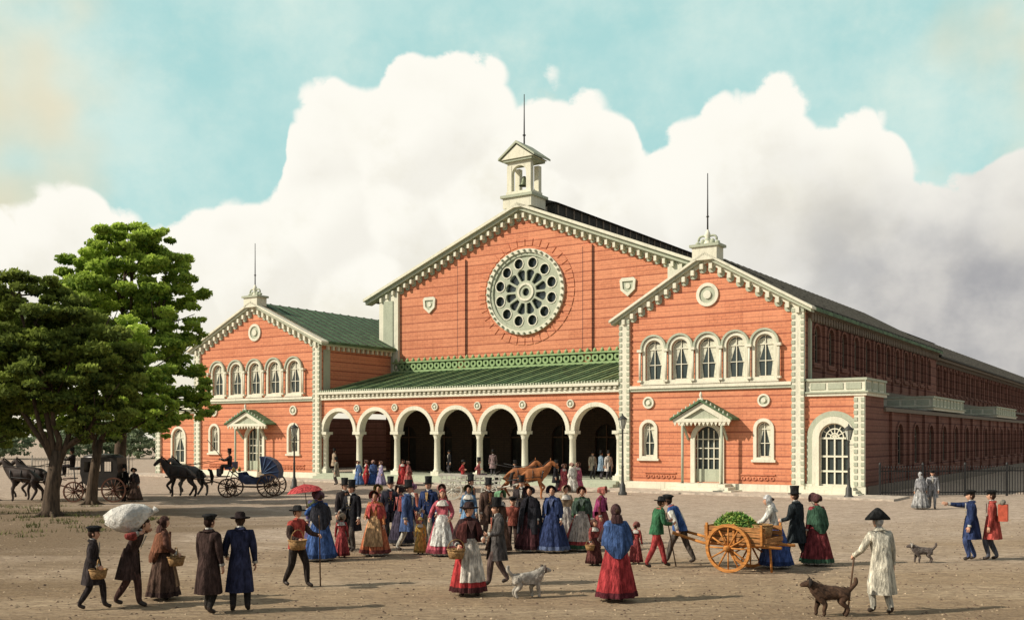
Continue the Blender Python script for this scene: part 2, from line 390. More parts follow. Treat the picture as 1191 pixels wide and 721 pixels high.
sd.obj('long_wing_walls',ST_E); tr.obj('wing_trim',ST_E); gl.obj('wing_windows',ST_E)
# ---- portico
pt=MB();tr=MB()
N=7; B=25.2/N; xa=-36.4; zs=3.55; r=1.5
out=[]
for i in range(N):
    x0=xa+i*B; cx=x0+B/2
    out.append((x0+.0,zs)) if i==0 else None
    out+= [(cx-r,zs)]+[(cx-r*math.cos(math.pi*k/16),zs+r*math.sin(math.pi*k/16)) for k in range(1,16)]+[(cx+r,zs)]
out.append((-11.2,zs)); out+=[(-11.2,5.9),(-36.4,5.9)]
pt.slab(out,[],.1,.55,BR)
for i in range(N):
    cx=xa+i*B+B/2
    ro=r+.26
    tr.slab([(cx+ro*math.cos(math.pi*k/18),zs+.003+ro*math.sin(math.pi*k/18)) for k in range(19)]+[(cx-(r-.01)*math.cos(math.pi*k/18),zs+.003+(r-.01)*math.sin(math.pi*k/18)) for k in range(19)],[],-.02,.6,ST)
for i in range(N+1):
    x=xa+i*B+(.26 if i==0 else -.26 if i==N else 0)
    tr.box(x-.34,x+.34,0,.66,.5,.78,ST)
    tr.lathe([(.3,.78),(.31,.84),(.24,.92),(.22,1.0),(.2,3.0),(.24,3.04),(.22,3.1),(.34,3.34)],ST,(x,.33,0),16)
    tr.box(x-.36,x+.36,-.03,.69,3.34,3.545,ST)
    if 0<i<N: medallion(tr,x,5.25,.26,.1)
tr.box(-36.35,-11.25,-.08,.7,5.9,6.12,ST); tr.box(-36.35,-11.25,-.3,.75,6.3,6.48,ST); tr.box(-36.35,-11.25,-.05,.7,6.122,6.298,STD)
for k in range(64): tr.box(-36.2+k*.39,-36.2+k*.39+.19,-.2,-.04,6.13,6.29,ST)
for k in range(120): tr.box(-36.3+k*.209,-36.3+k*.209+.1,-.16,-.06,6.48,6.62,STD)
V=[(-36.38,-.1,6.5),(-11.22,-.1,6.5),(-11.22,8.3,8.35),(-36.38,8.3,8.35),(-36.38,-.1,6.4),(-11.22,-.1,6.4),(-11.22,8.3,8.2),(-36.38,8.3,8.2)]
pt.add(V,[(0,1,2,3),(7,6,5,4),(0,4,5,1)],RF)
GFR=stone_mat('verdigris_ornament',(.30,.42,.20))
for k in range(46):
    x=-36.2+k*.552; pt.beam((x,-.1,6.53),(x,8.2,8.38),.09,.07,RF if k%3 else GFR)
tr.box(-36.3,-11.3,8.05,8.33,8.35,8.5,GFR); tr.box(-36.3,-11.3,8.0,8.33,9.1,9.22,GFR); tr.box(-36.3,-11.3,8.25,8.33,8.5,9.1,RF)
for k in range(42):
    x=-36+k*.593
    tr.slab(circ(x+.1,8.8,.27,.29,12),[circ(x+.1,8.8,.12,.13,10)],8.1,8.2,GFR)
    tr.lathe([(0,.3),(.1,.2),(.16,.05),(.1,0)],GFR,(x+.1,8.1,9.22),7)
pt.box(-36.4,-11.2,0,8.3,0,.5,STD)
for i in range(3): tr.box(-36.3+.003*i,-11.3-.003*i,-.5-.4*i,.0-.4*i+.003,0,.5-.16*(i+1)+.12,STD)
hol=[arch(xa+i*B+B/2,.55,1.7,3.2,10) for i in range(N)]
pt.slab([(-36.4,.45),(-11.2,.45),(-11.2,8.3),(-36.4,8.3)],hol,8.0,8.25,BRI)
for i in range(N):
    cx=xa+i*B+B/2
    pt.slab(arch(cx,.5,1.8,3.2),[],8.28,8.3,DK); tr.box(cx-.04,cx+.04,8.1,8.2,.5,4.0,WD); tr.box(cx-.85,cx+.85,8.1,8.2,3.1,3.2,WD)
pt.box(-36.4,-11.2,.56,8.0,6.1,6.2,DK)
pt.obj('portico_body',ST_E); tr.obj('portico_columns_and_trim',ST_E)
# ---- great hall
hl=MB();tr=MB();gl=MB()
x0,x1=-37.7,-9.9; xm=-23.8; ze,za=15.0,20.5; Y=8.35
rc=(-23.55,13.95); kx=1.07
hl.slab([(x0,5),(x1,5),(x1,ze),(xm,za),(x0,ze)],[circ(rc[0],rc[1],2.95*kx,2.95,48)],Y,Y+.6,BR)
rakes(tr,x0,x1,ze,za,Y,1.3,.5,.8,.62,.25)
tr.slab(circ(rc[0],rc[1],3.2*kx,3.2,48),[circ(rc[0],rc[1],2.93*kx,2.93,48)],Y-.2,Y+.1,ST)
tr.slab(circ(rc[0],rc[1],3.0*kx,3.0,48),[circ(rc[0],rc[1],2.7*kx,2.7,48)],Y-.1,Y+.3,STD)
for k in range(36): # brick voussoir ring around the rose
    a0=2*math.pi*(k+.08)/36; a1=2*math.pi*(k+.92)/36
    tr.slab([(rc[0]+q*kx*math.cos(a),rc[1]+q*math.sin(a)) for q,a in ((3.42,a0),(3.95,a0),(3.95,(a0+a1)/2),(3.95,a1),(3.42,a1),(3.42,(a0+a1)/2))],[],Y-.05,Y+.05,BR)
for k in range(40):
    a=2*math.pi*k/40; tr.lathe([(.0,0),(.09,.0),(.09,.16),(0,.16)],STD,(0,0,0),8,Matrix.Translation((rc[0]+3.08*kx*math.cos(a),Y-.18,rc[1]+3.08*math.sin(a)))@Matrix.Rotation(R(90),4,'X'))
hs=[]
for k in range(12):
    a=2*math.pi*k/12+.26
    hs.append(circ(rc[0]+2.2*kx*math.cos(a),rc[1]+2.2*math.sin(a),.45,.45,12))
    ca,sa=math.cos(a),math.sin(a); P=[]
    for rr,ww in ((.85,.14),(1.5,.33),(1.64,.24),(1.70,0),(1.64,-.24),(1.5,-.33),(.85,-.14)):
        P.append((rc[0]+kx*(rr*ca-ww*sa),rc[1]+rr*sa+ww*ca))
    hs.append(P)
hs.append(circ(rc[0],rc[1],.3,.3,12))
tr.slab(circ(rc[0],rc[1],2.72*kx,2.72,48),hs,Y+.02,Y+.2,STD)
for k in range(12):
    a=2*math.pi*k/12+.26; tr.slab(circ(rc[0]+2.2*kx*math.cos(a),rc[1]+2.2*math.sin(a),.46,.46,12),[circ(rc[0]+2.2*kx*math.cos(a),rc[1]+2.2*math.sin(a),.38,.38,12)],Y-.03,Y+.015,ST)
tr.slab(circ(rc[0],rc[1],.72,.68,24),[circ(rc[0],rc[1],.55,.52,24)],Y-.06,Y+.015,ST)
gl.slab(circ(rc[0],rc[1],2.98*kx,2.98,48),[],Y+.3,Y+.32,GL)
for c in (-29.4,-18.2): hl.box(c-.35,c+.35,Y-.14,Y+.02,8.5,16.9,BR)
for c in (-29.4+.42,-18.2+.42,-29.4-.42,-18.2-.42): hl.box(c-.03,c+.03,Y-.08,Y+.02,8.5,16.8,BRD)
tr.box(x0+.0,x0+2.0,Y-.25,Y+.1,8.0,14.9,ST); tr.box(x0+.5,x0+1.5,Y-.32,Y-.2,8.4,14.2,STD)
tr.box(x1-2.0,x1,Y-.25,Y+.1,8.0,14.9,ST)
for c in (-32.6,-15.0):
    tr.slab([(c-.62,14.1),(c-.45,14.25),(c+.45,14.25),(c+.62,14.1),(c+.55,13.4),(c,12.95),(c-.55,13.4)],[[(c-.42,14.0),(c+.42,14.0),(c+.38,13.5),(c,13.2),(c-.38,13.5)]],Y-.14,Y+.02,ST)
    tr.slab([(c-.4,14.0),(c+.4,14.0),(c+.36,13.5),(c,13.2),(c-.36,13.5)],[],Y-.05,Y+.015,STD)
    tr.slab(circ(c,13.68,.18,.2,10),[],Y-.12,Y-.02,ST)
for sg in (-1,1):
    xe=xm+sg*(13.9+1.2); zz=ze-(za-ze)/13.9*1.2
    V=[(xm,Y+.2,za+.02),(xe,Y+.2,zz+.02),(xe,150,zz+.02),(xm,150,za+.02),(xm,Y+.2,za-.25),(xe,Y+.2,zz-.25),(xe,150,zz-.25),(xm,150,za-.25)]
    hl.add(V,[(0,1,2,3),(7,6,5,4),(1,5,6,2),(0,4,5,1)],RFD)
hl.box(xm-1.2,xm+1.2,11,150,za-.4,za+.45,RFD)
hl.slab([(xm-1.5,za+.45),(xm+1.5,za+.45),(xm,za+.95)],[],10.8,150,RFD)
for k in range(60): tr.box(xm+1.2,xm+1.26,11.3+k*1.2,11.5+k*1.2,za-.3,za+.4,STS)
for x in (x0,x1-.5): hl.box(x,x+.5,Y+.6,150,0,15,BRD)
b=za-.35
tr.box(xm-1.25,xm+1.25,Y-.8,Y+1.2,b,b+.75,ST); tr.box(xm-1.4,xm+1.4,Y-.95,Y+1.35,b+.75,b+.95,STD)
tr.box(xm-1.1,xm+1.1,Y-.6,Y+1.0,b+.95,b+1.25,ST)
for sx in (-.85,.85):
    for sy in (-.35,.75):
        tr.box(xm+sx-.2,xm+sx+.2,Y+sy-.2,Y+sy+.2,b+1.25,b+3.2,ST)
tr.slab([(xm-1.02,b+2.6)]+[(xm-.62*math.cos(math.pi*k/10),b+2.6+.55*math.sin(math.pi*k/10)) for k in range(11)]+[(xm+1.02,b+2.6),(xm+1.02,b+3.45),(xm-1.02,b+3.45)],[],Y-.52,Y-.2,ST)
tr.box(xm-1.25,xm+1.25,Y-.75,Y+1.15,b+3.45,b+3.62,STD)
tr.slab([(xm-1.4,b+3.62),(xm+1.4,b+3.62),(xm,b+4.6)],[],Y-.85,Y+1.25,ST)
hl.slab([(xm-1.6,b+3.6),(xm,b+4.72),(xm+1.6,b+3.6),(xm+1.6,b+3.75),(xm,b+4.9),(xm-1.6,b+3.75)],[],Y-.95,Y+1.35,STD)
tr.lathe([(0,.75),(.12,.7),(.2,.45),(.28,.2),(.42,.02),(.38,0)],simple('bell_bronze',(.12,.14,.09),.5,.3,5,.1,.6),(xm,Y+.2,b+1.75),14)
tr.tube([(xm,Y+.2,b+4.8),(xm,Y+.2,b+8.6)],[.06,.03],IR,6); tr.lathe([(0,.28),(.14,.14),(0,0)],IR,(xm,Y+.2,b+5.4),8)
hl.obj('hall_walls_and_roof',ST_E); tr.obj('hall_trim',ST_E); gl.obj('rose_window_glass',ST_E)
pv=MB(); pv.box(-57,5.5,-3.4,-.0,-.05,.1,simple('paving_stone',(.50,.43,.35),.9,.3,3,.3))
pv.obj('pavement',None,(15.95,55.2,0),math.atan2(-.5557,.8315))
print('station',time.time()-T0)
# ---------------------------------------------------------------- ground
def ground_mat():
    m,nt,p=base('ground_gravel',.97,0,.06)
    tc=nn(nt,'ShaderNodeTexCoord'); O=tc.outputs['Object']
    sp=nn(nt,'ShaderNodeSeparateXYZ'); nt.links.new(O,sp.inputs[0])
    mb_=nn(nt,'ShaderNodeMapping'); mb_.inputs['Scale'].default_value=(.7,1.8,1); nt.links.new(O,mb_.inputs[0])
    big=noise(nt,mb_.outputs[0],.12,6,.62)
    d=math_(nt,'ADD',sp.outputs[1],math_(nt,'MULTIPLY',math_(nt,'SUBTRACT',big,.5),40))
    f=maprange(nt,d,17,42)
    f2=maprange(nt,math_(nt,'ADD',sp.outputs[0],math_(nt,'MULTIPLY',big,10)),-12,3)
    near=mix(nt,f2,(.17,.11,.055),(.42,.30,.18))  # left end darker: dark earth with foreground shadow painted in
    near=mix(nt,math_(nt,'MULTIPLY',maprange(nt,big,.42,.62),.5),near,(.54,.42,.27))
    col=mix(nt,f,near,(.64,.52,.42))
    # dark earth with painted shade round the trees, painted shadow across the foreground
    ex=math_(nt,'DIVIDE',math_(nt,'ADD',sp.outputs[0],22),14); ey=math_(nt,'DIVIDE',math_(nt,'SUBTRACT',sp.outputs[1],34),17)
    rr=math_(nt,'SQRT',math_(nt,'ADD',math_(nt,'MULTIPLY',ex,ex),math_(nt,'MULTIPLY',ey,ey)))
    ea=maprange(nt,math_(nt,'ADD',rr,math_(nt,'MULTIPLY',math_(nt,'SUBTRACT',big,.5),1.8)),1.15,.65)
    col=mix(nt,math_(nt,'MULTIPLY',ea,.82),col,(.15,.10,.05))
    fg_shadow=maprange(nt,math_(nt,'ADD',sp.outputs[1],math_(nt,'MULTIPLY',math_(nt,'SUBTRACT',big,.5),9)),20,16.5)  # foreground shadow painted into the ground colour
    col=mix(nt,math_(nt,'MULTIPLY',fg_shadow,.5),col,(.16,.105,.06))
    mp=nn(nt,'ShaderNodeMapping'); mp.inputs['Scale'].default_value=(1.1,6.5,1); nt.links.new(O,mp.inputs[0])
    st=maprange(nt,noise(nt,mp.outputs[0],1.7,7,.78),.41,.56)
    st2=maprange(nt,noise(nt,mp.outputs[0],.45,5,.7),.42,.6)
    vo=nn(nt,'ShaderNodeTexVoronoi',feature='DISTANCE_TO_EDGE'); vo.inputs['Scale'].default_value=3.4
    mp2=nn(nt,'ShaderNodeMapping'); mp2.inputs['Scale'].default_value=(1,1.9,1); nt.links.new(O,mp2.inputs[0]); nt.links.new(mp2.outputs[0],vo.inputs['Vector'])
    ed=maprange(nt,vo.outputs[0],.0,.14)
    fine=maprange(nt,noise(nt,O,14,5,.8),.35,.65)
    col=mix(nt,math_(nt,'MULTIPLY',math_(nt,'SUBTRACT',1,st),.62),col,(.11,.07,.045))
    col=mix(nt,math_(nt,'MULTIPLY',math_(nt,'SUBTRACT',1,st2),.28),col,(.16,.11,.07))
    col=mix(nt,math_(nt,'MULTIPLY',math_(nt,'SUBTRACT',1,ed),.35),col,(.10,.065,.045))
    col=mix(nt,math_(nt,'MULTIPLY',fine,.22),col,(.70,.58,.42))
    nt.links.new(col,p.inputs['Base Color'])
    h=math_(nt,'ADD',math_(nt,'MULTIPLY',st,.6),math_(nt,'ADD',math_(nt,'MULTIPLY',ed,.5),math_(nt,'MULTIPLY',fine,.4)))
    bump(nt,p,h,.5,.04)
    return m
g=MB()
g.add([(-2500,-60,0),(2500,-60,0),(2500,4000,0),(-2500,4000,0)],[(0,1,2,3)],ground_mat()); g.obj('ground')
def grass_tufts():
    V=[];F=[]
    cs=[(-26+13*math.sqrt(rng.uniform())*math.cos(a),37+11*math.sqrt(rng.uniform())*math.sin(a)) for a in rng.uniform(0,6.283,220)]
    for cx,cy in cs:
        if cx<-34: continue
        for i in range(34):
            x,y=cx+rng.normal(0,.28),cy+rng.normal(0,.22)
            h=rng.uniform(.05,.17); w=.018; t=rng.uniform(0,3.14); dx,dy=math.cos(t)*w,math.sin(t)*w
            o=len(V); lx,ly=rng.normal(0,.04,2)
            V+=[(x-dx,y-dy,0),(x+dx,y+dy,0),(x+lx,y+ly,h)]; F.append((o,o+1,o+2))
    mb=MB(); mb.add(V,F,simple('grass_blade',(.12,.13,.04),.9,.4,1,0)); mb.obj('grass')
grass_tufts()
def pebbles():
    mb=MB(); pm=simple('pebble',(.34,.26,.17),.9,.6,2,.2); pd=simple('pebble_dark',(.12,.08,.055),.9,.5,2,.2)
    for i in range(4200):
        y=14.5+24*rng.uniform()**1.5; x=rng.uniform(-.56,.56)*y; s=rng.uniform(.010,.034)
        a=rng.uniform(0,6.28); ca,sa=math.cos(a),math.sin(a)
        P=[]
        for (px,py,pz) in ((1.4,0,0),(.4,1,0),(-1.2,.5,0),(-.6,-1,0),(.2,.1,.8)):
            P.append((x+s*(px*ca-py*sa),y+s*(px*sa+py*ca),s*pz))
        mb.add(P,[(0,1,4),(1,2,4),(2,3,4),(3,0,4)],pm if i%2 else pd)
    mb.obj('gravel')
pebbles()
# ---------------------------------------------------------------- trees
def leaf_mat(name,dark,light):
    m,nt,p=base(name,.75,0,.15)
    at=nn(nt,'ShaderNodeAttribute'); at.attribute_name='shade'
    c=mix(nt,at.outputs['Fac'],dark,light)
    nt.links.new(c,p.inputs['Base Color'])
    tl=nn(nt,'ShaderNodeBsdfTranslucent'); nt.links.new(c,tl.inputs['Color'])
    ms=nn(nt,'ShaderNodeMixShader'); ms.inputs[0].default_value=.4
    nt.links.new(p.outputs[0],ms.inputs[1]); nt.links.new(tl.outputs[0],ms.inputs[2]); nt.links.new(ms.outputs[0],nt.nodes['Material Output'].inputs[0])
    return m
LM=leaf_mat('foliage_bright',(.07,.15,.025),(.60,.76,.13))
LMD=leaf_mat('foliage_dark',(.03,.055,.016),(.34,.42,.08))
LMF=leaf_mat('foliage_far',(.16,.22,.13),(.30,.36,.22))
BARK=simple('bark',(.085,.06,.04),.95,.5,4,.8,stretch=(3,3,.6))
def leaves(name,blobs,n,size,lm,parent=None,dens=1.0):
    w=np.array([b[3]*b[4]*b[5] for b in blobs])**.8; w/=w.sum()
    cnt=(w*n).astype(int); C=[];SH=[]
    for b,c in zip(blobs,cnt):
        k=max(10,int(20+b[3]*12))
        cl=rng.normal(size=(k,3)); cl/=np.linalg.norm(cl,axis=1)[:,None]
        cl*=rng.uniform(.5,1.05,(k,1))
        cs=rng.uniform(.13,.29,k); sh=rng.uniform(0,1,k)
        idx=rng.integers(0,k,c)
        p=rng.normal(size=(c,3)); p/=np.linalg.norm(p,axis=1)[:,None]; p*=rng.uniform(.3,1,(c,1))**.6
        p[:,2]*=.6
        q=cl[idx]+p*cs[idx][:,None]
        s=.45*sh[idx]+.55*np.clip(.45+p[:,2]*1.1,0,1)+rng.normal(0,.12,c)  # clump tops lighter, undersides darker: light and shade painted into leaf colour
        C.append(np.array(b[:3])+q*np.array(b[3:6])); SH.append(np.clip(s,0,1))
    C=np.concatenate(C);SH=np.concatenate(SH); n=len(C)
    a=rng.normal(size=(n,3)); a/=np.linalg.norm(a,axis=1)[:,None]
    t=rng.normal(size=(n,3)); b_=np.cross(a,t); b_/=np.linalg.norm(b_,axis=1)[:,None]
    sz=rng.uniform(.6,1.3,n)[:,None]*size
    V=np.stack([C-a*sz,C-b_*sz*.55,C+a*sz,C+b_*sz*.55],1).reshape(-1,3)
    me=bpy.data.meshes.new(name); me.vertices.add(4*n); me.vertices.foreach_set('co',V.ravel())
    me.loops.add(4*n); me.loops.foreach_set('vertex_index',np.arange(4*n,dtype=np.int32))
    me.polygons.add(n); me.polygons.foreach_set('loop_start',np.arange(0,4*n,4,dtype=np.int32))
    me.update(calc_edges=True); me.validate()
    at=me.attributes.new('shade','FLOAT','FACE'); at.data.foreach_set('value',SH.astype(np.float32))
    me.materials.append(lm); o=bpy.data.objects.new(name,me); COL.objects.link(o)
    if parent: o.parent=parent
    return o
def tree(name,x,y,trunk,blobs,n,size,lm,r0=.35,lean=(0,0)):
    e=empty(name,(x,y,0)); mb=MB()
    fork=trunk
    mb.tube([(0,0,-.1),(.03,0,.25),(lean[0]*.3,lean[1]*.3,fork*.4),(lean[0],lean[1],fork)],[r0*1.7,r0*1.15,r0*.95,r0*.75],BARK,12)
    for k in range(5):
        a=k*1.26+.3; mb.tube([(0,0,.3),(math.cos(a)*r0*1.5,math.sin(a)*r0*1.5,.05),(math.cos(a)*r0*2.8,math.sin(a)*r0*2.8,-.05)],[r0*.6,r0*.3,.05],BARK,6)
    st=Vector((lean[0],lean[1],fork))
    for b in blobs:
        c=Vector(b[:3]); rr=max(.06,r0*.5*min(1,b[3]/2.2)); root=st+Vector((0,0,-rng.uniform(0,fork*.35)))
        mid=root.lerp(c,.5)+Vector((rng.normal(0,.2),rng.normal(0,.2),-.15*(c-root).length*.5))
        mb.tube([root,root.lerp(mid,.5)+Vector((rng.normal(0,.1),0,0)),mid,mid.lerp(c,.6),c],[rr,rr*.85,rr*.65,rr*.45,rr*.25],BARK,8)
        for k in range(6):
            d=Vector(rng.normal(size=3)); d.normalize(); q=c+Vector((d.x*b[3],d.y*b[4],d.z*b[5]))*.8
            s2=mid.lerp(c,rng.uniform(.2,1)); m2=s2.lerp(q,.5)+Vector((0,0,-.1))
            mb.tube([s2,m2,q],[rr*.35,rr*.22,.02],BARK,5)
    mb.obj('trunk_and_limbs',e)
    leaves('crown',blobs,n,size,lm,e)
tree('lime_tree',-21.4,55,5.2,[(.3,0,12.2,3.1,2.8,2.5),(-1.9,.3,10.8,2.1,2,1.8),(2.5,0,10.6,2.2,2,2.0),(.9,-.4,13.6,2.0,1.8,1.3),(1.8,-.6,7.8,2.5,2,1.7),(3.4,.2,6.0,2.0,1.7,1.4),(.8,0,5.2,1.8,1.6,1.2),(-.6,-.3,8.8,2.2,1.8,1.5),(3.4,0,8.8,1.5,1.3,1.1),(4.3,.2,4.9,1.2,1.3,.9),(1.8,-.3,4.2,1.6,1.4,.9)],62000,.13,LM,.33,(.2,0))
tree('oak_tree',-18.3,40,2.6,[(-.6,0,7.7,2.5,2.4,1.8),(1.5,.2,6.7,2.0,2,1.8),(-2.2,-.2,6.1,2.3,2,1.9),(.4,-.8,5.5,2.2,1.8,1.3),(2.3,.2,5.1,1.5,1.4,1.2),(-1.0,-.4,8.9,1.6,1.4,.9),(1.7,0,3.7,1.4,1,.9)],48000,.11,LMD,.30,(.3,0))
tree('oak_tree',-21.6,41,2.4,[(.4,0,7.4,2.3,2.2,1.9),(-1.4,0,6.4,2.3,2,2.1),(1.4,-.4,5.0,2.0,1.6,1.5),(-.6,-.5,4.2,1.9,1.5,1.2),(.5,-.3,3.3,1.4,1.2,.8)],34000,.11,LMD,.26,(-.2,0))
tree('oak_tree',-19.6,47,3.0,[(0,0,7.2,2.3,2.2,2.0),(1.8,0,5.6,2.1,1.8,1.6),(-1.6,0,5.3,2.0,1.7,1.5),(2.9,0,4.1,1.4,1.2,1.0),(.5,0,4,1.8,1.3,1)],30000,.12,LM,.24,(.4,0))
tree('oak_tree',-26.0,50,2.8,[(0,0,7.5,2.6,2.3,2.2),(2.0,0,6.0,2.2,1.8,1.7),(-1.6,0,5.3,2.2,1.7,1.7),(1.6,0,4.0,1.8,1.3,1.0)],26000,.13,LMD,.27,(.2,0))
fb=[(-92+i*6.3+rng.uniform(-1,1),150+rng.uniform(-6,6),1.8+rng.uniform(0,1.3),4.5,3,2.1+rng.uniform(0,1.5)) for i in range(8)]
leaves('distant_trees',fb,14000,.35,LMF)
print('trees',time.time()-T0)
# ---------------------------------------------------------------- skin helpers
def skin_obj(V,E,Rd,sub=1):
    me=bpy.data.meshes.new('tmp'); me.from_pydata([tuple(v) for v in V],E,[])
    o=bpy.data.objects.new('tmp',me); COL.objects.link(o)
    o.modifiers.new('k','SKIN').use_smooth_shade=True
    sv=me.skin_vertices[0].data
    for i,r in enumerate(Rd): sv[i].radius=r if hasattr(r,'__len__') else (r,r)
    sv[0].use_root=True
    if sub:
        s=o.modifiers.new('s','SUBSURF'); s.levels=sub; s.render_levels=sub
    return o
def flush(objs):
    bpy.context.view_layer.update(); dg=bpy.context.evaluated_depsgraph_get(); out=[]
    for o in objs:
        me=bpy.data.meshes.new_from_object(o.evaluated_get(dg))
        V=np.empty(len(me.vertices)*3); me.vertices.foreach_get('co',V); V=V.reshape(-1,3)
        F=[tuple(p.vertices) for p in me.polygons]; out.append((V,F)); bpy.data.meshes.remove(me)
    for o in objs:
        m=o.data; bpy.data.objects.remove(o); bpy.data.meshes.remove(m)
    return out
def seg_label(V,F,segs):
    C=np.array([V[list(f)].mean(0) for f in F]); best=np.full(len(F),1e9); lab=np.zeros(len(F),int)
    for i,(a,b,r,_) in enumerate(segs):
        a=np.array(a);b=np.array(b);d=b-a; t=np.clip(((C-a)@d)/max(1e-9,d@d),0,1)
        D=np.linalg.norm(C-(a+t[:,None]*d),axis=1)/r
        k=D<best; best[k]=D[k]; lab[k]=i
    return [segs[i][3] for i in lab]
def hand_skel(curl):
    V=[(0,0,0),(0,0,.045),(0,0,.085)]; E=[(0,1),(1,2)]; Rd=[(.026,.021),(.040,.02),(.042,.018)]
    for i,(x,L) in enumerate(((.03,.07),(.010,.08),(-.010,.075),(-.029,.06))):
        o=len(V); c=curl*(1+.1*i); p=Vector((x,0,.09)); a=c*.5
        V.append(p[:]); E.append((2,o)); Rd.append(.0105)
        for j in range(3):
            p=p+Vector((x*.06,-math.sin(a),math.cos(a)))*(L/3*(1.2-.15*j)); a+=c*.6
            V.append(p[:]); E.append((o+j,o+j+1)); Rd.append(.010-.001*j)
    o=len(V); V+= [(.034,-.004,.035),(.055,-.018,.062),(.06,-.032,.088)]; E+=[(1,o),(o,o+1),(o+1,o+2)]; Rd+=[.015,.012,.009]
    return V,E,Rd
HT=flush([skin_obj(*hand_skel(.5)),skin_obj(*hand_skel(1.35))])
def head_t(nu=20,nv=14):
    V=[];F=[]
    for j in range(nv+1):
        ph=math.pi*j/nv
        for i in range(nu):
            t=2*math.pi*i/nu; x,y,z=math.sin(ph)*math.cos(t),math.sin(ph)*math.sin(t),math.cos(ph)
            V.append((x,y,z))
    for j in range(nv):
        for i in range(nu):
            i2=(i+1)%nu; F.append((j*nu+i,j*nu+i2,(j+1)*nu+i2,(j+1)*nu+i))
    return V,F
HV,HF=head_t(24,18)
def shape_head(p,k=1.0,face=True):
    x,y,z=p
    X=x*.080*k; Yy=y*.098*k; Z=z*.120*k
    if z<0: X*=1+.38*z
    if z<-.2 and y<0: Yy*=1+.5*(z+.2)
    if z<-.3 and y>0: Yy+=.010*(-z-.3)
    if face and y>0:
        Yy+=.026*math.exp(-(x*x/.018+(z+.12)**2/.02)); Yy-=.009*math.exp(-((abs(x)-.42)**2/.03+(z-.08)**2/.015))
        Yy+=.006*math.exp(-(x*x/.06+(z+.5)**2/.01))
    return (X,Yy,Z)
# ---------------------------------------------------------------- people
def ik(root,tgt,l1,l2,pole):
    root=Vector(root);tgt=Vector(tgt); d=tgt-root; L=max(.12,min(d.length,(l1+l2)*.995)); dn=d.normalized()
    a=(l1*l1-l2*l2+L*L)/(2*L); h=math.sqrt(max(0,l1*l1-a*a)); p=Vector(pole); p=p-dn*p.dot(dn); p.normalize()
    return root+dn*a+p*h, root+dn*L
PEOPLE=[]
def person(name,x,y,hd,h=1.72,z=0,lean=0,feet=((-.1,.03,0),(.1,-.02,0)),lh=(-.27,.06,.80),rh=(.27,.06,.80),pel=.93,kind='man',
           coat=(.04,.04,.05),legs=(.06,.055,.05),skirt=None,apron=None,shawl=None,cloak=None,hat=None,hatc=(.03,.03,.03),hair=(.07,.04,.025),
           look=0,nod=0,tails=True,sleeve=None,props=(),grip=(0,0),hem=.40,child=False,sit=False,vest=None,trim=None):
    if sit: pel=.50; feet=((-.13,.42,0),(.13,.46,0)); tails=False
    P=Vector((0,0,pel))
    lo=(feet[0][0]+feet[1][0])/2
    P.x=lo*.6; P.y=0 if sit else (feet[0][1]+feet[1][1])/2*.7
    UM=Matrix.Translation(P)@Matrix.Rotation(R(-lean),4,'X')@Matrix.Translation((0,0,-.93))
    u=lambda a,b,c: UM@Vector((a,b,c))
    w=.95 if kind=='woman' else 1.06
    thick=1.14 if (coat and kind=='man') else 1.04
    V=[P,u(0,.0,1.08),u(0,.01,1.28),u(0,0,1.43),u(0,.01,1.53)]
    E=[(0,1),(1,2),(2,3),(3,4)]
    wr=.115 if kind=='woman' else .14
    Rd=[(.17,.135),(wr*thick,wr*.85*thick),(.165*w*thick,.128*thick),(.09,.078),(.056,.056)]
    segs=[(V[0],V[1],.14,'t'),(V[1],V[2],.14,'t'),(V[2],V[3],.14,'t'),(V[3]+(V[4]-V[3])*.35,V[4],.06,'s')]
    hands=[]
    for i,(sg,hp) in enumerate(((-1,lh),(1,rh))):
        sh=u(sg*.18*w,0,1.39); el,wrp=ik(sh,hp,.29,.255,(sg*.35,-1,-.3))
        o=len(V); V+=[sh,sh.lerp(el,.5),el,wrp]; E+=[(2,o),(o,o+1),(o+1,o+2),(o+2,o+3)]; Rd+=[.082*thick,.07*thick,.060*thick,.042]
        segs+=[(V[2],sh,.1,'t'),(sh,el,.07,'a'),(el,wrp,.055,'a')]
        hands.append((sg,el,wrp,grip[i]))
    for i,sg in enumerate((-1,1)):
        hp=P+Vector((sg*.09,0,-.03)); ft=Vector(feet[i]); an=ft+Vector((0,-.03,.085))
        kn,an=ik(hp,an,.43,.43,(sg*.1,1,.1))
        o=len(V); V+=[hp,hp.lerp(kn,.5),kn,kn.lerp(an,.45),an,Vector((an.x+sg*.02,an.y+.15,max(.03,an.z-.055)))]
        E+=[(0,o),(o,o+1),(o+1,o+2),(o+2,o+3),(o+3,o+4),(o+4,o+5)]; Rd+=[.112,.098,.080,.072,.055,(.045,.036)]
        segs+=[(P,hp,.1,'l'),(hp,kn,.09,'l'),(kn,kn.lerp(an,.85),.07,'l'),(kn.lerp(an,.93),an,.045,'f'),(an,V[-1],.045,'f')]
    ob=skin_obj(V,E,Rd,1)
    PEOPLE.append(dict(ob=ob,segs=segs,hands=hands,UM=UM,P=P,a=dict(name=name,x=x,y=y,z=z,hd=hd,h=h,kind=kind,coat=coat,legs=legs,skirt=skirt,apron=apron,shawl=shawl,cloak=cloak,hat=hat,hatc=hatc,hair=hair,look=look,nod=nod,tails=tails,sleeve=sleeve,props=props,hem=hem,child=child,feet=feet,pel=pel,lean=lean,sit=sit,vest=vest,trim=trim)))
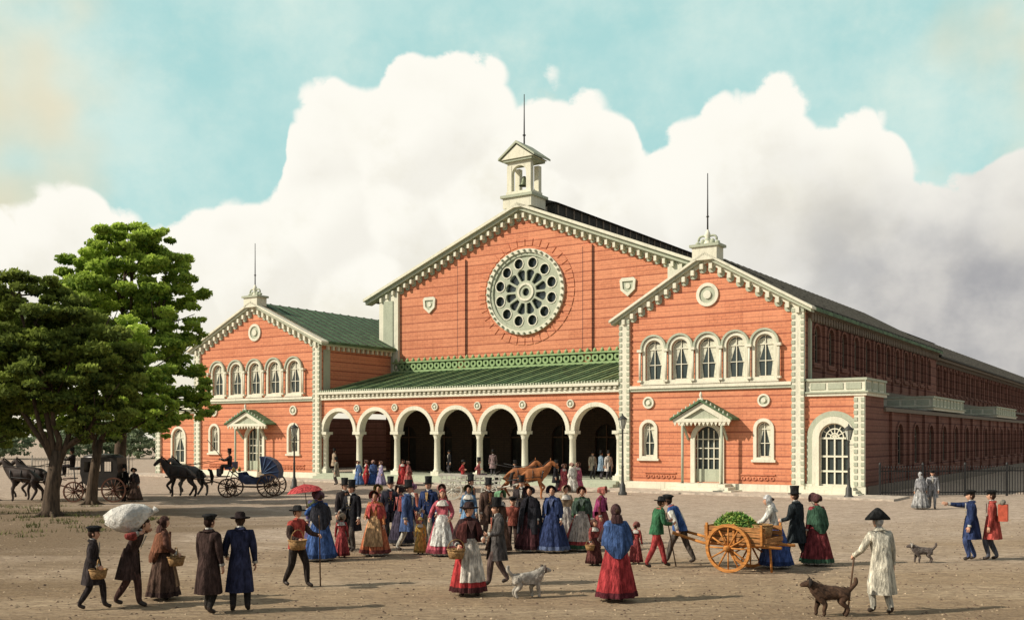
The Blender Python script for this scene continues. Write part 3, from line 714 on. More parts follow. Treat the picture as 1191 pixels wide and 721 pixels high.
def basket(mb,c,r=.16,h=.18,fill=None,handle=True):
    bm=simple('wicker',(.32,.19,.08),.9,.45,22,.8)
    mb.lathe([(0,0),(r*.75,0),(r*.9,h*.5),(r,h),(r*.93,h),(r*.85,h*.6),(0,h*.6)],bm,c,16)
    mb.tube([(c[0]+r*math.cos(2*math.pi*i/14),c[1]+r*math.sin(2*math.pi*i/14),c[2]+h) for i in range(15)],.014,bm,5)
    if handle: mb.tube([(c[0]+r*math.cos(t),c[1],c[2]+h+r*1.1*math.sin(t)) for t in [math.pi*i/10 for i in range(11)]],.012,bm,5)
    if fill: mb.lathe([(0,h*1.5),(r*.5,h*1.4),(r*.8,h*1.1),(r*.9,h*.8)],fill,c,10)
def finish():
    res=flush([p['ob'] for p in PEOPLE])
    for d,(V,F) in zip(PEOPLE,res):
        a=d['a']; UM=d['UM']; P=d['P']; mb=MB()
        cm=cloth(a['coat']); lm=cloth(a['legs']); sm=cloth(a['sleeve']) if a['sleeve'] else cm
        bt=simple('boot_leather',(.035,.025,.02),.5,.3,6,.1)
        lab=seg_label(V,F,d['segs'])
        for key,mt in (('t',cm),('a',sm),('l',lm),('f',bt),('s',SK)):
            fs=[f for f,l in zip(F,lab) if l==key]
            if not fs: continue
            used=sorted({i for f in fs for i in f}); mp={j:i for i,j in enumerate(used)}
            mb.add([V[i] for i in used],[tuple(mp[i] for i in f) for f in fs],mt,True)
        for sg,el,wr,gp in d['hands']:
            dz=(wr-el).normalized(); px=Vector((-sg*.2,1,0)); px=(px-dz*px.dot(dz)).normalized(); py=dz.cross(px)
            M=Matrix((( *(px),),( *(py),),( *(dz),))).transposed().to_4x4(); M.translation=wr-dz*.01
            hv,hf=HT[1 if gp else 0]
            if sg<0: VV=[(v[0],v[1],v[2]) for v in hv]
            else: VV=[(v[0],-v[1],v[2]) for v in hv]
            mb.add([(q[0],-q[1],q[2]) for q in VV],hf,SK,True,M)
            mb.lathe([(.05,-.04),(.052,.0),(.04,.012)],sm if a['coat'][0]>.3 else cloth((.5,.48,.42)),(0,0,0),10,M)
        hs=1.16 if a['child'] else 1.02
        HM=UM@Matrix.Translation((0,.02,1.625))@Matrix.Rotation(R(a['look']),4,'Z')@Matrix.Rotation(R(-a['nod']+a['lean']*.6),4,'X')@Matrix.Scale(hs,4)
        mb.add([shape_head(p) for p in HV],HF,SK,True,HM)
        for sg in (-1,1):
            mb.lathe([(0,-.011),(.012,0),(0,.011)],EYE,(sg*.031,.083,.010),6,HM)
            mb.box(sg*.030-.016,sg*.030+.016,.085,.093,.026,.032,cloth(a['hair']),HM)
            mb.lathe([(0,-.03),(.012,-.015),(.016,.01),(0,.03)],SK,(sg*.081,-.005,-.005),7,HM,sx=.6,sy=1.2)
        mb.lathe([(0,-.005),(.022,0),(0,.005)],LIP,(0,.085,-.060),8,HM,sy=.5)
        hm=cloth(a['hair'],'hair')
        hf=[]
        for f in HF:
            c=[sum(HV[i][k] for i in f)/4 for k in range(3)]
            if (c[2]>.42 and c[1]<.8) or (c[1]<.25 and c[2]>-.35) or (c[1]<-.3 and c[2]>-.6): hf.append(f)
        mb.add([shape_head(p,1.09,False) for p in HV],hf,hm,True,HM)
        if a['kind']=='woman': mb.lathe([(0,-.045),(.04,-.02),(.045,.01),(0,.045)],hm,(0,-.115,.02),10,HM)
        ht=a['hat']; hc=cloth(a['hatc'],'hat')
        if ht=='top':
            mb.lathe([(0,.245),(.092,.245),(.096,.235),(.087,.15),(.088,.065),(.092,.055),(.132,.058),(.14,.068),(.132,.05),(.088,.045)],hc,(0,-.005,0),20,HM,sy=1.15)
            mb.lathe([(.0885,.065),(.0895,.09)],simple('hat_band',(.015,.015,.015),.4,.1,5,0),(0,-.005,0),20,HM,sy=1.15)
        elif ht=='cap':
            mb.lathe([(0,.155),(.07,.153),(.12,.13),(.125,.115),(.091,.085),(.09,.05),(.084,.05)],hc,(0,0,0),16,HM,sy=1.15)
            mb.loft([(0,.03,.055,.075,.07,0,1),(0,.045,.045,.085,.11,0,1)],hc,20,160,10,True,HM)
        elif ht=='wide':
            mb.lathe([(0,.16),(.06,.155),(.085,.125),(.092,.06),(.17,.045),(.175,.055),(.165,.035),(.085,.035)],hc,(0,0,0),18,HM,sy=1.1)
        elif ht=='bicorne':
            mb.loft([(0,0,.035,.20,.085,0,1),(0,0,.03,.275,.10,0,1),(0,0,.06,.265,.115,0,1),(0,0,.12,.19,.105,0,1),(0,0,.19,.10,.075,0,1),(0,0,.235,.035,.035,0,1),(0,0,.245,.003,.003,0,1)],hc,n=24,M=HM)
        elif ht=='bonnet':
            RM=HM@Matrix.Rotation(R(90),4,'X')
            mb.loft([(0,.012,.14,.03,.03,0,1),(0,.012,.125,.09,.095,0,1),(0,.012,.04,.11,.12,0,1),(0,.012,-.04,.113,.122,0,1),(0,.015,-.125,.14,.145,0,1)],hc,-35,215,18,True,RM)
            mb.tube([(.085,.06,-.07),(.04,.07,-.125),(-.04,.07,-.125),(-.085,.06,-.07)],.008,hc,5,True,HM)
        elif ht=='kerchief':
            kf=[]
            for f in HF:
                c=[sum(HV[i][k] for i in f)/4 for k in range(3)]
                if (c[2]>.35 and c[1]<.75) or (c[1]<.3 and c[2]>-.75): kf.append(f)
            mb.add([shape_head(p,1.19,False) for p in HV],kf,hc,True,HM)
            mb.loft([(0,-.04,-.05,.088,.085,0,1),(0,-.06,-.13,.11,.10,.03,4),(0,-.08,-.2,.10,.09,.05,4)],hc,190,350,14,True,HM)
        sd=random.random()*6
        WU=UM@Vector((0,0,1.06)); fy=(a['feet'][0][1]+a['feet'][1][1])/2; fx=(a['feet'][0][0]+a['feet'][1][0])/2
        def ringset(zt,zb,rt,rb,n,amp,k,bulge=.25,extra=0):
            out=[]
            for i in range(n+1):
                t=i/n; q=t**(1-bulge) if bulge>=0 else t
                cx=WU.x+(fx-WU.x)*t; cy=WU.y+(fy*.9-WU.y)*t**.8
                rr=rt+(rb-rt)*q+extra
                out.append((cx,cy,zt+(zb-zt)*t,rr*1.0,rr*.92,amp*(.25+.75*t),k))
            return out
        if a['skirt']:
            zt=WU.z; A=.085; K=8+int(sd)%4; zb=.09
            mb.loft([(WU.x,WU.y,zt+.03,.11,.095,0,1)]+ringset(zt,zb,.135,a['hem'],10,A,K,.30),cloth(a['skirt']),n=88,seed=sd)
            hemc=a['trim'] or tuple(x*.5 for x in a['skirt'])
            rs=ringset(zt,zb,.135,a['hem'],10,A,K,.30,.006); mb.loft(rs[-2:],cloth(hemc),n=88,seed=sd)
            mb.loft([(rs[-1][0],rs[-1][1],zb+.05,a['hem']*.9,a['hem']*.83,A,K),(rs[-1][0],rs[-1][1],.05,a['hem']*.88,a['hem']*.8,A,K)],cloth((.55,.52,.45)),n=60,seed=sd) if a['hem']>.38 else None
            if a['apron']:
                rs=ringset(zt,zb,.135,a['hem'],10,A,K,.30,.018); mb.loft(rs[:9],cloth(a['apron']),38,142,26,seed=sd)
                mb.loft([(WU.x,WU.y,WU.z-.02,.15,.13,0,1),(WU.x,WU.y,WU.z+.03,.14,.12,0,1)],cloth(a['apron']))
        elif a['tails'] and a['kind']=='man':
            zb=WU.z-.52 if a['tails']!='long' else WU.z-.70
            mb.loft([(WU.x,WU.y,WU.z+.06,.16,.135,0,1)]+ringset(WU.z,zb,.165,.25,7,.06,5,.2),cm,112,428,44,seed=sd)
            mb.loft([(0,.0,1.45,.095,.095,0,1),(0,-.01,1.51,.08,.08,0,1),(0,-.01,1.47,.11,.11,0,1)],cm,120,420,14,True,UM)
            mb.lathe([(.062,1.46),(.064,1.515),(.058,1.535)],cloth((.6,.58,.52)),(0,.005,0),12,UM)
            mb.slab([(-.045,1.44),(.045,1.44),(.012,1.2),(-.012,1.2)],[],.125,.142,cloth(a['vest'] or (.55,.52,.45)),UM)
            for zz in (1.1,1.18,1.26):
                for sx in (-.05,.05): mb.lathe([(0,-.008),(.01,0),(0,.008)],simple('brass_button',(.5,.35,.1),.4,.1,3,0,.6),(sx,.146,zz),6,UM)
        elif a['kind']=='man' and not a['sit']:
            mb.loft([(WU.x,WU.y,WU.z+.03,.16,.135,0,1)]+ringset(WU.z,WU.z-.22,.165,.2,3,.04,5,.2),cm,0,360,32,seed=sd)
            mb.loft([(0,.0,1.455,.09,.085,0,1),(0,.0,1.49,.072,.07,.05,5)],cloth((.5,.12,.08)),n=14,M=UM)
        if a['kind']=='woman' and not a['shawl'] and not a['cloak']:
            mb.loft([(0,0,1.47,.085,.08,0,1),(0,.0,1.41,.16,.12,.03,6),(0,.0,1.32,.20,.155,.05,6)],cloth((.6,.56,.48)),n=30,M=UM,seed=sd)
        if a['shawl']:
            s=a['shawl']
            mb.loft([(0,0,1.48,.07,.066,0,1),(0,-.005,1.42,.15,.11,0,1),(0,-.01,1.36,.24,.15,.02,5),(0,-.015,1.2,.28,.18,.04,5),(0,-.03,1.02,.285,.215,.06,5)],cloth(s),112,428,40,M=UM,seed=sd)
            mb.loft([(0,-.03,1.02,.285,.215,.06,5),(0,-.05,.92,.22,.23,.06,5),(0,-.05,.80,.1,.24,.04,5)],cloth(tuple(x*.75 for x in s)),205,335,20,M=UM,seed=sd)
            mb.slab([(-.09,1.43),(.09,1.43),(.0,1.18)],[],.135,.15,cloth(tuple(min(1,x*1.2+.05) for x in s)),UM)
        if a['cloak']:
            cc=a['cloak']
            mb.loft([(0,-.005,1.49,.07,.068,0,1),(0,-.005,1.43,.15,.12,0,1),(0,-.01,1.36,.245,.165,.02,5),(0,-.01,1.1,.30,.24,.05,6),(0,-.02,.8,.32,.28,.08,7),(0,-.03,.5,.34,.32,.10,7)],cloth(cc),100,440,48,M=UM,seed=sd)
            mb.loft([(0,-.005,1.46,.12,.11,0,1),(0,-.01,1.36,.255,.18,.02,5),(0,-.01,1.22,.29,.22,.04,6)],cloth(tuple(x*.7 for x in cc)),105,435,34,M=UM,seed=sd)
        for pr in a['props']:
            k=pr[0]
            if k=='basket': basket(mb,pr[1],*(pr[2:] or (.17,.17)))
            elif k=='stick': mb.tube([pr[1],pr[2]],.016,WD,6)
            elif k=='sack':
                c=Vector(pr[1]); sv=simple('sack_cloth',(.72,.70,.64),.95,.3,5,1.0,bd=.05)
                mb.loft([(c.x,c.y-.06,c.z-.30,.05,.05,0,1),(c.x,c.y-.06,c.z-.26,.24,.18,.06,5),(c.x-.02,c.y-.10,c.z-.12,.36,.34,.07,5),(c.x-.02,c.y-.06,c.z+.04,.38,.40,.08,4),(c.x,c.y+.02,c.z+.16,.30,.34,.08,4),(c.x,c.y+.05,c.z+.24,.15,.18,.08,4),(c.x,c.y+.05,c.z+.26,.02,.02,0,1)],sv,n=32)
                mb.tube([(c.x,c.y+.30,c.z+.06),(c.x,c.y+.40,c.z+.08),(c.x,c.y+.47,c.z+.16)],[.09,.035,.07],sv,8)
            elif k=='parasol':
                c=Vector(pr[1]); t=Vector(pr[2]); rr=.46; pm=cloth((.62,.06,.06))
                mb.tube([c,t],.01,WD,6)
                AX=(t-c).normalized().to_track_quat('Z','Y').to_matrix().to_4x4(); AX.translation=t
                mb.loft([(0,0,.03,.01,.01,0,1),(0,0,-.01,rr*.4,rr*.4,.01,8),(0,0,-.07,rr*.75,rr*.75,.02,8),(0,0,-.18,rr,rr,.035,8)],pm,n=32,M=AX)
                mb.tube([(0,0,0),(0,0,.1)],[.012,.004],WD,6,True,AX)
            elif k=='backpack':
                mb.box(-.17,.17,-.36,-.14,1.0,1.42,simple('pack_red',(.45,.09,.05),.9,.3,5,.3),UM)
                mb.tube([(-.17,-.24,1.47),(.17,-.24,1.47)],.065,cloth((.3,.28,.22)),10,True,UM)
            elif k=='rod': mb.tube([pr[1],pr[2]],.02,WD,6)
        sc=a['h']/1.74
        mb.obj(a['name'],None,(a['x'],a['y'],a['z']),R(a['hd']),sc)
WALK=((-.09,.26,0),(.09,-.24,.02)); WALK2=((-.09,-.22,.02),(.09,.26,0)); STEP=((-.11,.1,0),(.1,-.08,0))
BLK=(.022,.022,.026); NAVY=(.025,.045,.13); BRN=(.11,.06,.035); RED=(.50,.035,.035); BLUE=(.035,.11,.34); WHT=(.68,.66,.58); GRN=(.04,.16,.07); ORG=(.55,.18,.05)
person('boy_with_basket',-7.6,18.3,-75,1.46,coat=(.05,.04,.04),legs=(.05,.04,.035),hat='cap',feet=WALK,rh=(.30,.16,.95),grip=(0,1),props=(('basket',(.33,.16,.70),.19,.19),),child=True)
person('man_carrying_sack',-7.08,18.6,-80,1.68,lean=24,coat=(.06,.035,.03),legs=(.10,.05,.04),sleeve=(.35,.06,.05),feet=WALK2,hat=None,lh=(-.30,.30,1.40),rh=(.32,.26,1.42),grip=(1,1),nod=-5,props=(('sack',(0,.06,1.70)),),tails='short')
person('woman_with_basket',-6.70,19.4,-60,1.58,kind='woman',coat=(.14,.06,.04),skirt=(.12,.07,.05),shawl=(.26,.10,.05),hat='kerchief',hatc=(.10,.05,.04),hem=.36,rh=(.30,.22,.98),grip=(0,1),props=(('basket',(.34,.2,.74),.18,.18),),apron=(.28,.17,.09))
person('man_in_coat',-5.36,17.85,-25,1.72,coat=(.06,.035,.03),legs=(.04,.035,.03),hat='cap',feet=STEP,tails='long',lh=(-.28,.12,.86),look=-10,hair=(.04,.02,.015))
person('man_in_coat',-4.86,18.05,15,1.74,coat=(.03,.035,.08),legs=(.04,.035,.035),hat='wide',hatc=(.03,.02,.02),feet=((-.12,0,0),(.13,.02,0)),tails='long',lh=(-.24,.22,.98))
person('man_with_staff',-4.49,21.05,-120,1.66,coat=(.50,.06,.04),legs=(.045,.035,.03),hat='wide',feet=WALK,sleeve=(.08,.05,.04),lh=(-.3,.36,1.12),rh=(.26,.28,1.05),grip=(1,1),props=(('stick',(-.3,.42,0),(-.3,.38,1.55)),('basket',(.3,.3,.86),.2,.2)),tails=False)
person('woman_with_parasol',-4.85,25.5,30,1.74,kind='woman',coat=BLUE,skirt=(.045,.11,.31),shawl=(.04,.04,.05),hat='bonnet',hatc=(.12,.06,.08),hem=.42,lh=(-.24,.24,1.28),grip=(1,0),props=(('parasol',(-.22,.26,1.1),(-.30,.32,1.90)),))
person('child',-4.42,26.2,0,1.1,kind='woman',coat=(.42,.05,.05),skirt=(.38,.05,.05),child=True,hat='bonnet',hatc=(.4,.3,.2),hem=.32)
person('man_in_top_hat',-4.38,27.7,150,1.82,coat=BLK,legs=(.09,.08,.07),hat='top',feet=STEP,rh=(.25,.2,1.02),vest=(.6,.55,.45))
person('woman_in_red_dress',-3.6,26.6,170,1.68,kind='woman',coat=ORG,skirt=(.55,.15,.05),shawl=(.5,.06,.05),hat='bonnet',hatc=(.25,.05,.04),apron=(.6,.35,.15),rh=(.2,.25,1.05),trim=(.2,.05,.04))
person('man_in_top_hat',-3.62,30.1,-170,1.82,coat=(.03,.03,.045),legs=(.1,.09,.1),hat='top',vest=(.4,.1,.08))
person('woman_in_dark_dress',-3.2,29.2,120,1.70,kind='woman',coat=(.05,.04,.06),skirt=(.06,.05,.08),shawl=(.3,.06,.05),hat='bonnet',hatc=(.06,.04,.04))
person('man_in_top_hat',-2.85,27.6,-110,1.82,coat=(.06,.11,.26),legs=(.60,.57,.48),hat='top',feet=WALK,lh=(-.22,.3,1.05),grip=(1,0))
person('man_in_top_hat',-2.4,29.1,160,1.86,coat=NAVY,legs=(.3,.27,.22),hat='top',feet=STEP,vest=(.5,.3,.1))
person('child',-2.44,27.0,170,.95,kind='woman',coat=(.65,.40,.06),skirt=(.62,.36,.06),child=True,hat='wide',hatc=(.5,.35,.1),hem=.34)
person('woman_in_red_dress',-1.82,26.6,175,1.74,kind='woman',coat=(.5,.09,.12),skirt=(.55,.09,.13),apron=(.72,.66,.6),hat='kerchief',hatc=(.5,.1,.08),hem=.42,lh=(-.24,.22,1.0),rh=(.34,.1,1.0))
person('woman_in_red_dress',-.86,19.9,-155,1.80,kind='woman',coat=(.06,.03,.03),skirt=(.48,.03,.03),apron=(.66,.6,.5),shawl=(.12,.035,.03),hat='wide',hatc=(.05,.03,.03),hem=.34,lh=(-.2,.28,1.08),rh=(.3,.2,.98),grip=(1,1),feet=STEP,props=(('basket',(.33,.2,.74),.17,.17),),look=15,trim=(.1,.03,.03))
person('man_in_top_hat',-.3,21.3,110,1.72,coat=(.10,.09,.085),legs=(.12,.08,.07),hat='top',feet=WALK,lh=(-.22,.3,1.1),grip=(1,0),vest=(.4,.1,.06))
person('boy',.02,27.8,180,1.44,coat=(.32,.08,.05),legs=(.1,.06,.05),hat='cap',child=True,tails=False)
person('woman_in_cloak',.5,27.5,150,1.76,kind='woman',coat=BLK,skirt=(.09,.03,.035),cloak=(.028,.026,.034),hat='bonnet',hatc=(.05,.03,.04))
person('man_in_top_hat',.30,31.5,170,1.80,coat=(.05,.04,.04),legs=(.07,.07,.07),hat='top')
person('woman_in_blue_dress',1.1,27.4,160,1.78,kind='woman',coat=NAVY,skirt=(.03,.05,.14),shawl=(.035,.06,.16),hat='bonnet',hatc=(.05,.05,.10),hem=.46,trim=(.1,.14,.26))
person('woman_in_red_dress',1.93,27.8,170,1.74,kind='woman',coat=(.06,.12,.06),skirt=(.40,.05,.05),shawl=(.05,.08,.06),apron=(.5,.42,.35),hat='bonnet',hatc=(.5,.2,.12),hem=.48,trim=(.05,.12,.06))
person('girl_with_basket',2.0,24.6,-150,1.1,kind='woman',coat=(.3,.06,.05),skirt=(.13,.04,.035),child=True,hat='kerchief',hatc=(.12,.05,.04),hem=.34,rh=(.3,.2,.9),grip=(0,1),props=(('basket',(.33,.2,.62),.19,.19),))
person('woman_in_blue_jacket',1.98,19.2,8,1.82,kind='woman',coat=(.07,.15,.36),skirt=(.42,.03,.035),hat='kerchief',hatc=(.08,.04,.04),hem=.36,lh=(-.24,.24,1.1),rh=(.28,.24,1.08),sleeve=(.10,.05,.05),shawl=(.045,.10,.26),trim=(.12,.02,.03))
person('child',3.05,24.9,-20,1.0,kind='woman',coat=(.45,.06,.05),skirt=(.3,.05,.05),child=True,hat='bonnet',hatc=(.3,.1,.08),hem=.3)
person('man_in_green_jacket',3.42,24.1,-75,1.68,lean=10,coat=GRN,legs=(.42,.04,.04),hat='wide',feet=((-.1,.34,0),(.1,-.28,0)),lh=(-.15,.42,1.15),rh=(.22,.36,1.1),grip=(1,1),tails=False,props=(('stick',(-.15,.62,0),(-.15,.35,1.35)),))
person('porter_pulling_cart',4.15,24.85,60,1.74,lean=26,coat=BLUE,legs=(.11,.09,.075),sleeve=WHT,hat='cap',feet=((-.12,.34,0),(.12,-.3,0)),lh=(-.30,-.05,.80),rh=(.30,-.05,.80),grip=(1,1),tails=False,nod=-15)
person('woman_in_blue_dress',6.30,24.1,70,1.74,lean=14,kind='woman',coat=WHT,skirt=(.045,.10,.32),hat='kerchief',hatc=(.74,.72,.66),hem=.42,lh=(-.25,.48,1.0),rh=(.15,.5,1.0),feet=STEP,sleeve=WHT)
person('man_in_top_hat',6.95,24.6,45,1.80,lean=4,coat=(.03,.04,.045),legs=(.05,.05,.05),hat='top',feet=WALK,lh=(-.24,.3,1.05))
person('woman_in_dark_dress',7.42,24.6,20,1.72,kind='woman',coat=(.3,.04,.05),skirt=(.22,.035,.04),shawl=(.05,.12,.07),hat='bonnet',hatc=(.12,.05,.05),hem=.4,trim=(.05,.12,.07))
person('old_man_in_bicorne',6.52,17.8,15,1.74,lean=8,coat=(.66,.61,.47),legs=(.55,.52,.42),hat='bicorne',hair=(.5,.48,.45),feet=((-.1,.12,0),(.1,-.1,0)),tails='long',lh=(-.32,.36,1.0),grip=(1,0),props=(('stick',(-.38,.46,0),(-.31,.36,1.05)),),look=8)
person('soldier',11.67,25.65,75,1.74,coat=NAVY,legs=(.05,.08,.2),hat='cap',feet=STEP,rh=(.1,.62,1.42),lh=(-.26,.1,.85))
person('soldier_with_knapsack',12.2,25.65,60,1.74,coat=(.5,.07,.05),legs=(.10,.11,.14),hat='cap',feet=STEP,props=(('backpack',),))
row=[(-4.9,29.5,'m',(.05,.04,.04)),(-4.05,30.8,'w',(.12,.2,.08)),(-3.1,31.6,'w',(.55,.16,.1)),(-2.2,31.0,'w',(.1,.06,.16)),(-1.3,30.4,'w',(.15,.3,.5)),(-.7,29.6,'m',(.12,.07,.05)),
     (1.6,30.3,'w',(.5,.36,.2)),(2.6,29.4,'w',(.25,.05,.05)),(-.35,27.2,'w',(.15,.08,.05)),(-5.4,27.8,'w',(.16,.13,.3)),(-1.35,32.5,'m',(.06,.07,.12))]
for i,(fx,fy,k,c) in enumerate(row):
    hd=rng.uniform(110,250)
    if k=='w': person('woman_in_crowd',fx,fy,hd,1.66,kind='woman',coat=tuple(x*.8 for x in c),skirt=c,shawl=(tuple(rng.uniform(.03,.4,3)*np.array((1,.4,.4))) if i%2 else None),hat='bonnet',hatc=tuple(rng.uniform(.05,.5,3)*np.array((1,.7,.5))),apron=(.5,.46,.4) if i%3==0 else None,hem=.38)
    else: person('man_in_top_hat',fx,fy,hd,1.8,coat=c,legs=(.12,.1,.09),hat='top',feet=STEP,vest=(.45,.2,.1))
person('woman_in_pale_dress',17.75,43.9,10,1.6,kind='woman',coat=(.36,.36,.36),skirt=(.38,.38,.37),shawl=(.3,.3,.31),hat='kerchief',hatc=(.4,.4,.4))
person('man_in_pale_coat',18.35,44.1,160,1.65,coat=(.30,.30,.31),legs=(.33,.33,.33),hat='cap',feet=WALK)
far=[(-9.5,66.0,RED,'w'),(-9.0,65.6,BLUE,'w'),(-8.45,65.2,(.35,.3,.5),'w'),(-9.9,65.2,(.1,.2,.45),'w'),(-7.1,65.6,RED,'w'),(-6.7,65.3,(.5,.12,.1),'w'),(-11.6,66.8,(.3,.28,.2),'m'),
     (2.5,57.6,BLK,'m'),(2.95,57.8,(.55,.1,.12),'w'),(3.45,57.6,WHT,'w'),(3.75,57.9,(.5,.1,.2),'w'),(.2,57.0,(.2,.1,.08),'m')]
for i,(fx,fy,c,k) in enumerate(far):
    if k=='w': person('woman_by_portico',fx,fy,rng.uniform(-180,180),rng.uniform(1.58,1.7),kind='woman',coat=c,skirt=tuple(x*.9 for x in c),shawl=tuple(x*.6+.03 for x in c) if i%2 else None,hat='bonnet',hatc=(.35,.2,.15))
    else: person('man_by_portico',fx,fy,rng.uniform(-180,180),1.72,coat=c,legs=(.15,.13,.12),hat='top')
for fx,fy,c in ((5.1,64.1,(.5,.42,.3)),(5.6,63.6,(.2,.3,.4)),(6.0,62.9,(.55,.5,.45)),(-4.4,71.2,BLK),(-1.3,69.0,(.3,.2,.2)),(-13.2,75,(.4,.3,.2))):
    person('traveller',fx,fy,rng.uniform(-180,180),1.7,z=.5,coat=c,legs=(.1,.09,.1),hat='top' if rng.uniform()<.5 else 'wide')
person('man_under_trees',-18.9,49.3,150,1.7,coat=BLK,legs=(.08,.07,.07),hat='top')
person('woman_under_trees',-18.35,49.1,170,1.62,kind='woman',coat=(.12,.07,.06),skirt=(.13,.08,.06),shawl=(.06,.05,.05),hat='bonnet')
person('coachman',-14.75,52.8,90,1.7,z=1.15,sit=True,coat=(.06,.05,.045),legs=(.09,.07,.06),hat='top',lh=(-.12,.45,.85),rh=(.14,.45,.85),grip=(1,1),props=(('rod',(.14,.4,.85),(.3,1.3,1.9)),))
person('coachman',-21.4,49.2,90,1.7,z=1.25,sit=True,coat=(.05,.04,.04),legs=(.06,.05,.05),hat='top',lh=(-.12,.45,.85),rh=(.14,.45,.85),grip=(1,1))
person('wagon_passenger',-2.5,51.3,-90,1.6,z=.75,sit=True,coat=RED,legs=(.3,.06,.06),hat='wide')
person('wagon_passenger',-1.7,51.5,-90,1.65,z=.75,sit=True,coat=(.45,.1,.1),legs=(.2,.15,.15),hat='top')
finish()
print('people',time.time()-T0)
# ---------------------------------------------------------------- animals
def animal(name,x,y,hd,V,E,Rd,c,sc=1,extra=None,z=0):
    o=skin_obj(V,E,Rd,2); (VV,F),=flush([o]); mb=MB(); mb.add([v for v in VV],F,c,True)
    if extra: extra(mb)
    return mb.obj(name,None,(x,y,z),R(hd),sc)
def horse(name,x,y,hd,c,mane,phase=0,sc=1.0):
    V=[(0,.1,1.26),(0,-.3,1.30),(0,-.65,1.32),(0,.5,1.30),(0,.72,1.52),(0,.92,1.80),(0,1.04,1.98),(0,1.22,1.84),(0,1.42,1.64)]
    E=[(0,1),(1,2),(0,3),(3,4),(4,5),(5,6),(6,7),(7,8)]; Rd=[(.31,.34),(.29,.30),(.30,.29),(.27,.31),(.18,.25),(.13,.18),(.105,.13),(.09,.11),(.065,.075)]
    for i,sg in enumerate((-1,1)):
        up=(i+phase)%2
        o=len(V)
        V+=[(sg*.14,-.62,1.12),(sg*.16,-.42,.93),(sg*.15,-.82+(.15 if up else 0),.56),(sg*.15,-.74+(.25 if up else -.08),.2+(.05 if up else 0)),(sg*.15,-.66+(.28 if up else -.08),.05+(.04 if up else 0))]
        E+=[(2,o)]+[(o+k,o+k+1) for k in range(4)]; Rd+=[.19,.145,.08,.055,.07]
        o=len(V); lift=not up
        V+=[(sg*.13,.5,1.08),(sg*.14,.40,.92),(sg*.14,.52+(.18 if lift else 0),.52+(.12 if lift else 0)),(sg*.14,.48+(.02 if lift else 0),.17+(.2 if lift else 0)),(sg*.14,.54+(-.04 if lift else 0),.05+(.16 if lift else 0))]
        E+=[(3,o)]+[(o+k,o+k+1) for k in range(4)]; Rd+=[.13,.105,.07,.05,.065]
    def ex(mb):
        for sg in (-1,1): mb.tube([(sg*.05,1.0,2.05),(sg*.06,1.0,2.2)],[.035,.005],c,6)
        mb.loft([(0,.98,2.1,.02,.05,0,1),(0,.78,1.95,.035,.06,.1,5),(0,.62,1.75,.04,.07,.1,5),(0,.48,1.58,.03,.07,.1,5)],mane,n=12)
        mb.tube([(0,-.90,1.44),(0,-1.04,1.36),(0,-1.12,1.05),(0,-1.10,.6)],[.05,.09,.11,.02],mane,8)
        mb.tube([(.27*math.cos(t),.55+.06*math.sin(t),1.28+.32*math.sin(t)) for t in [2*math.pi*i/16 for i in range(17)]],.035,IR,6)
        mb.tube([(.31*math.cos(t),.05,1.27+.35*math.sin(t)) for t in [2*math.pi*i/16 for i in range(17)]],.022,IR,5)
        for sg in (-1,1):
            mb.tube([(sg*.3,.5,1.2),(sg*.35,-.2,1.15),(sg*.36,-1.3,1.0)],.018,IR,5)
            mb.tube([(sg*.08,1.35,1.68),(sg*.16,.8,1.75),(sg*.2,-.4,1.68),(sg*.12,-1.5,1.9)],.01,IR,4)
        mb.tube([(.085*math.cos(t),1.26,1.80+.11*math.sin(t)) for t in [2*math.pi*i/10 for i in range(11)]],.012,IR,4)
    animal(name,x,y,hd,V,E,Rd,c,sc,ex)
HD=simple('horse_coat_dark',(.05,.035,.03),.6,.4,3,.1); HB=simple('horse_coat_bay',(.33,.12,.04),.6,.35,3,.1); HG=simple('horse_coat_grey',(.12,.11,.10),.6,.5,3,.1); MN=simple('mane',(.02,.015,.012),.8,.3,9,.3)
horse('horse',-17.2,52.5,90,HD,MN,0); horse('horse',-17.0,53.5,90,HG,MN,1)
horse('horse',-23.6,48.9,90,HD,MN,1); horse('horse',-23.4,49.8,90,HD,MN,0)
horse('horse',1.0,51.0,-90,HB,MN,0,.95); horse('horse',.25,51.9,-90,HB,MN,1,.95)
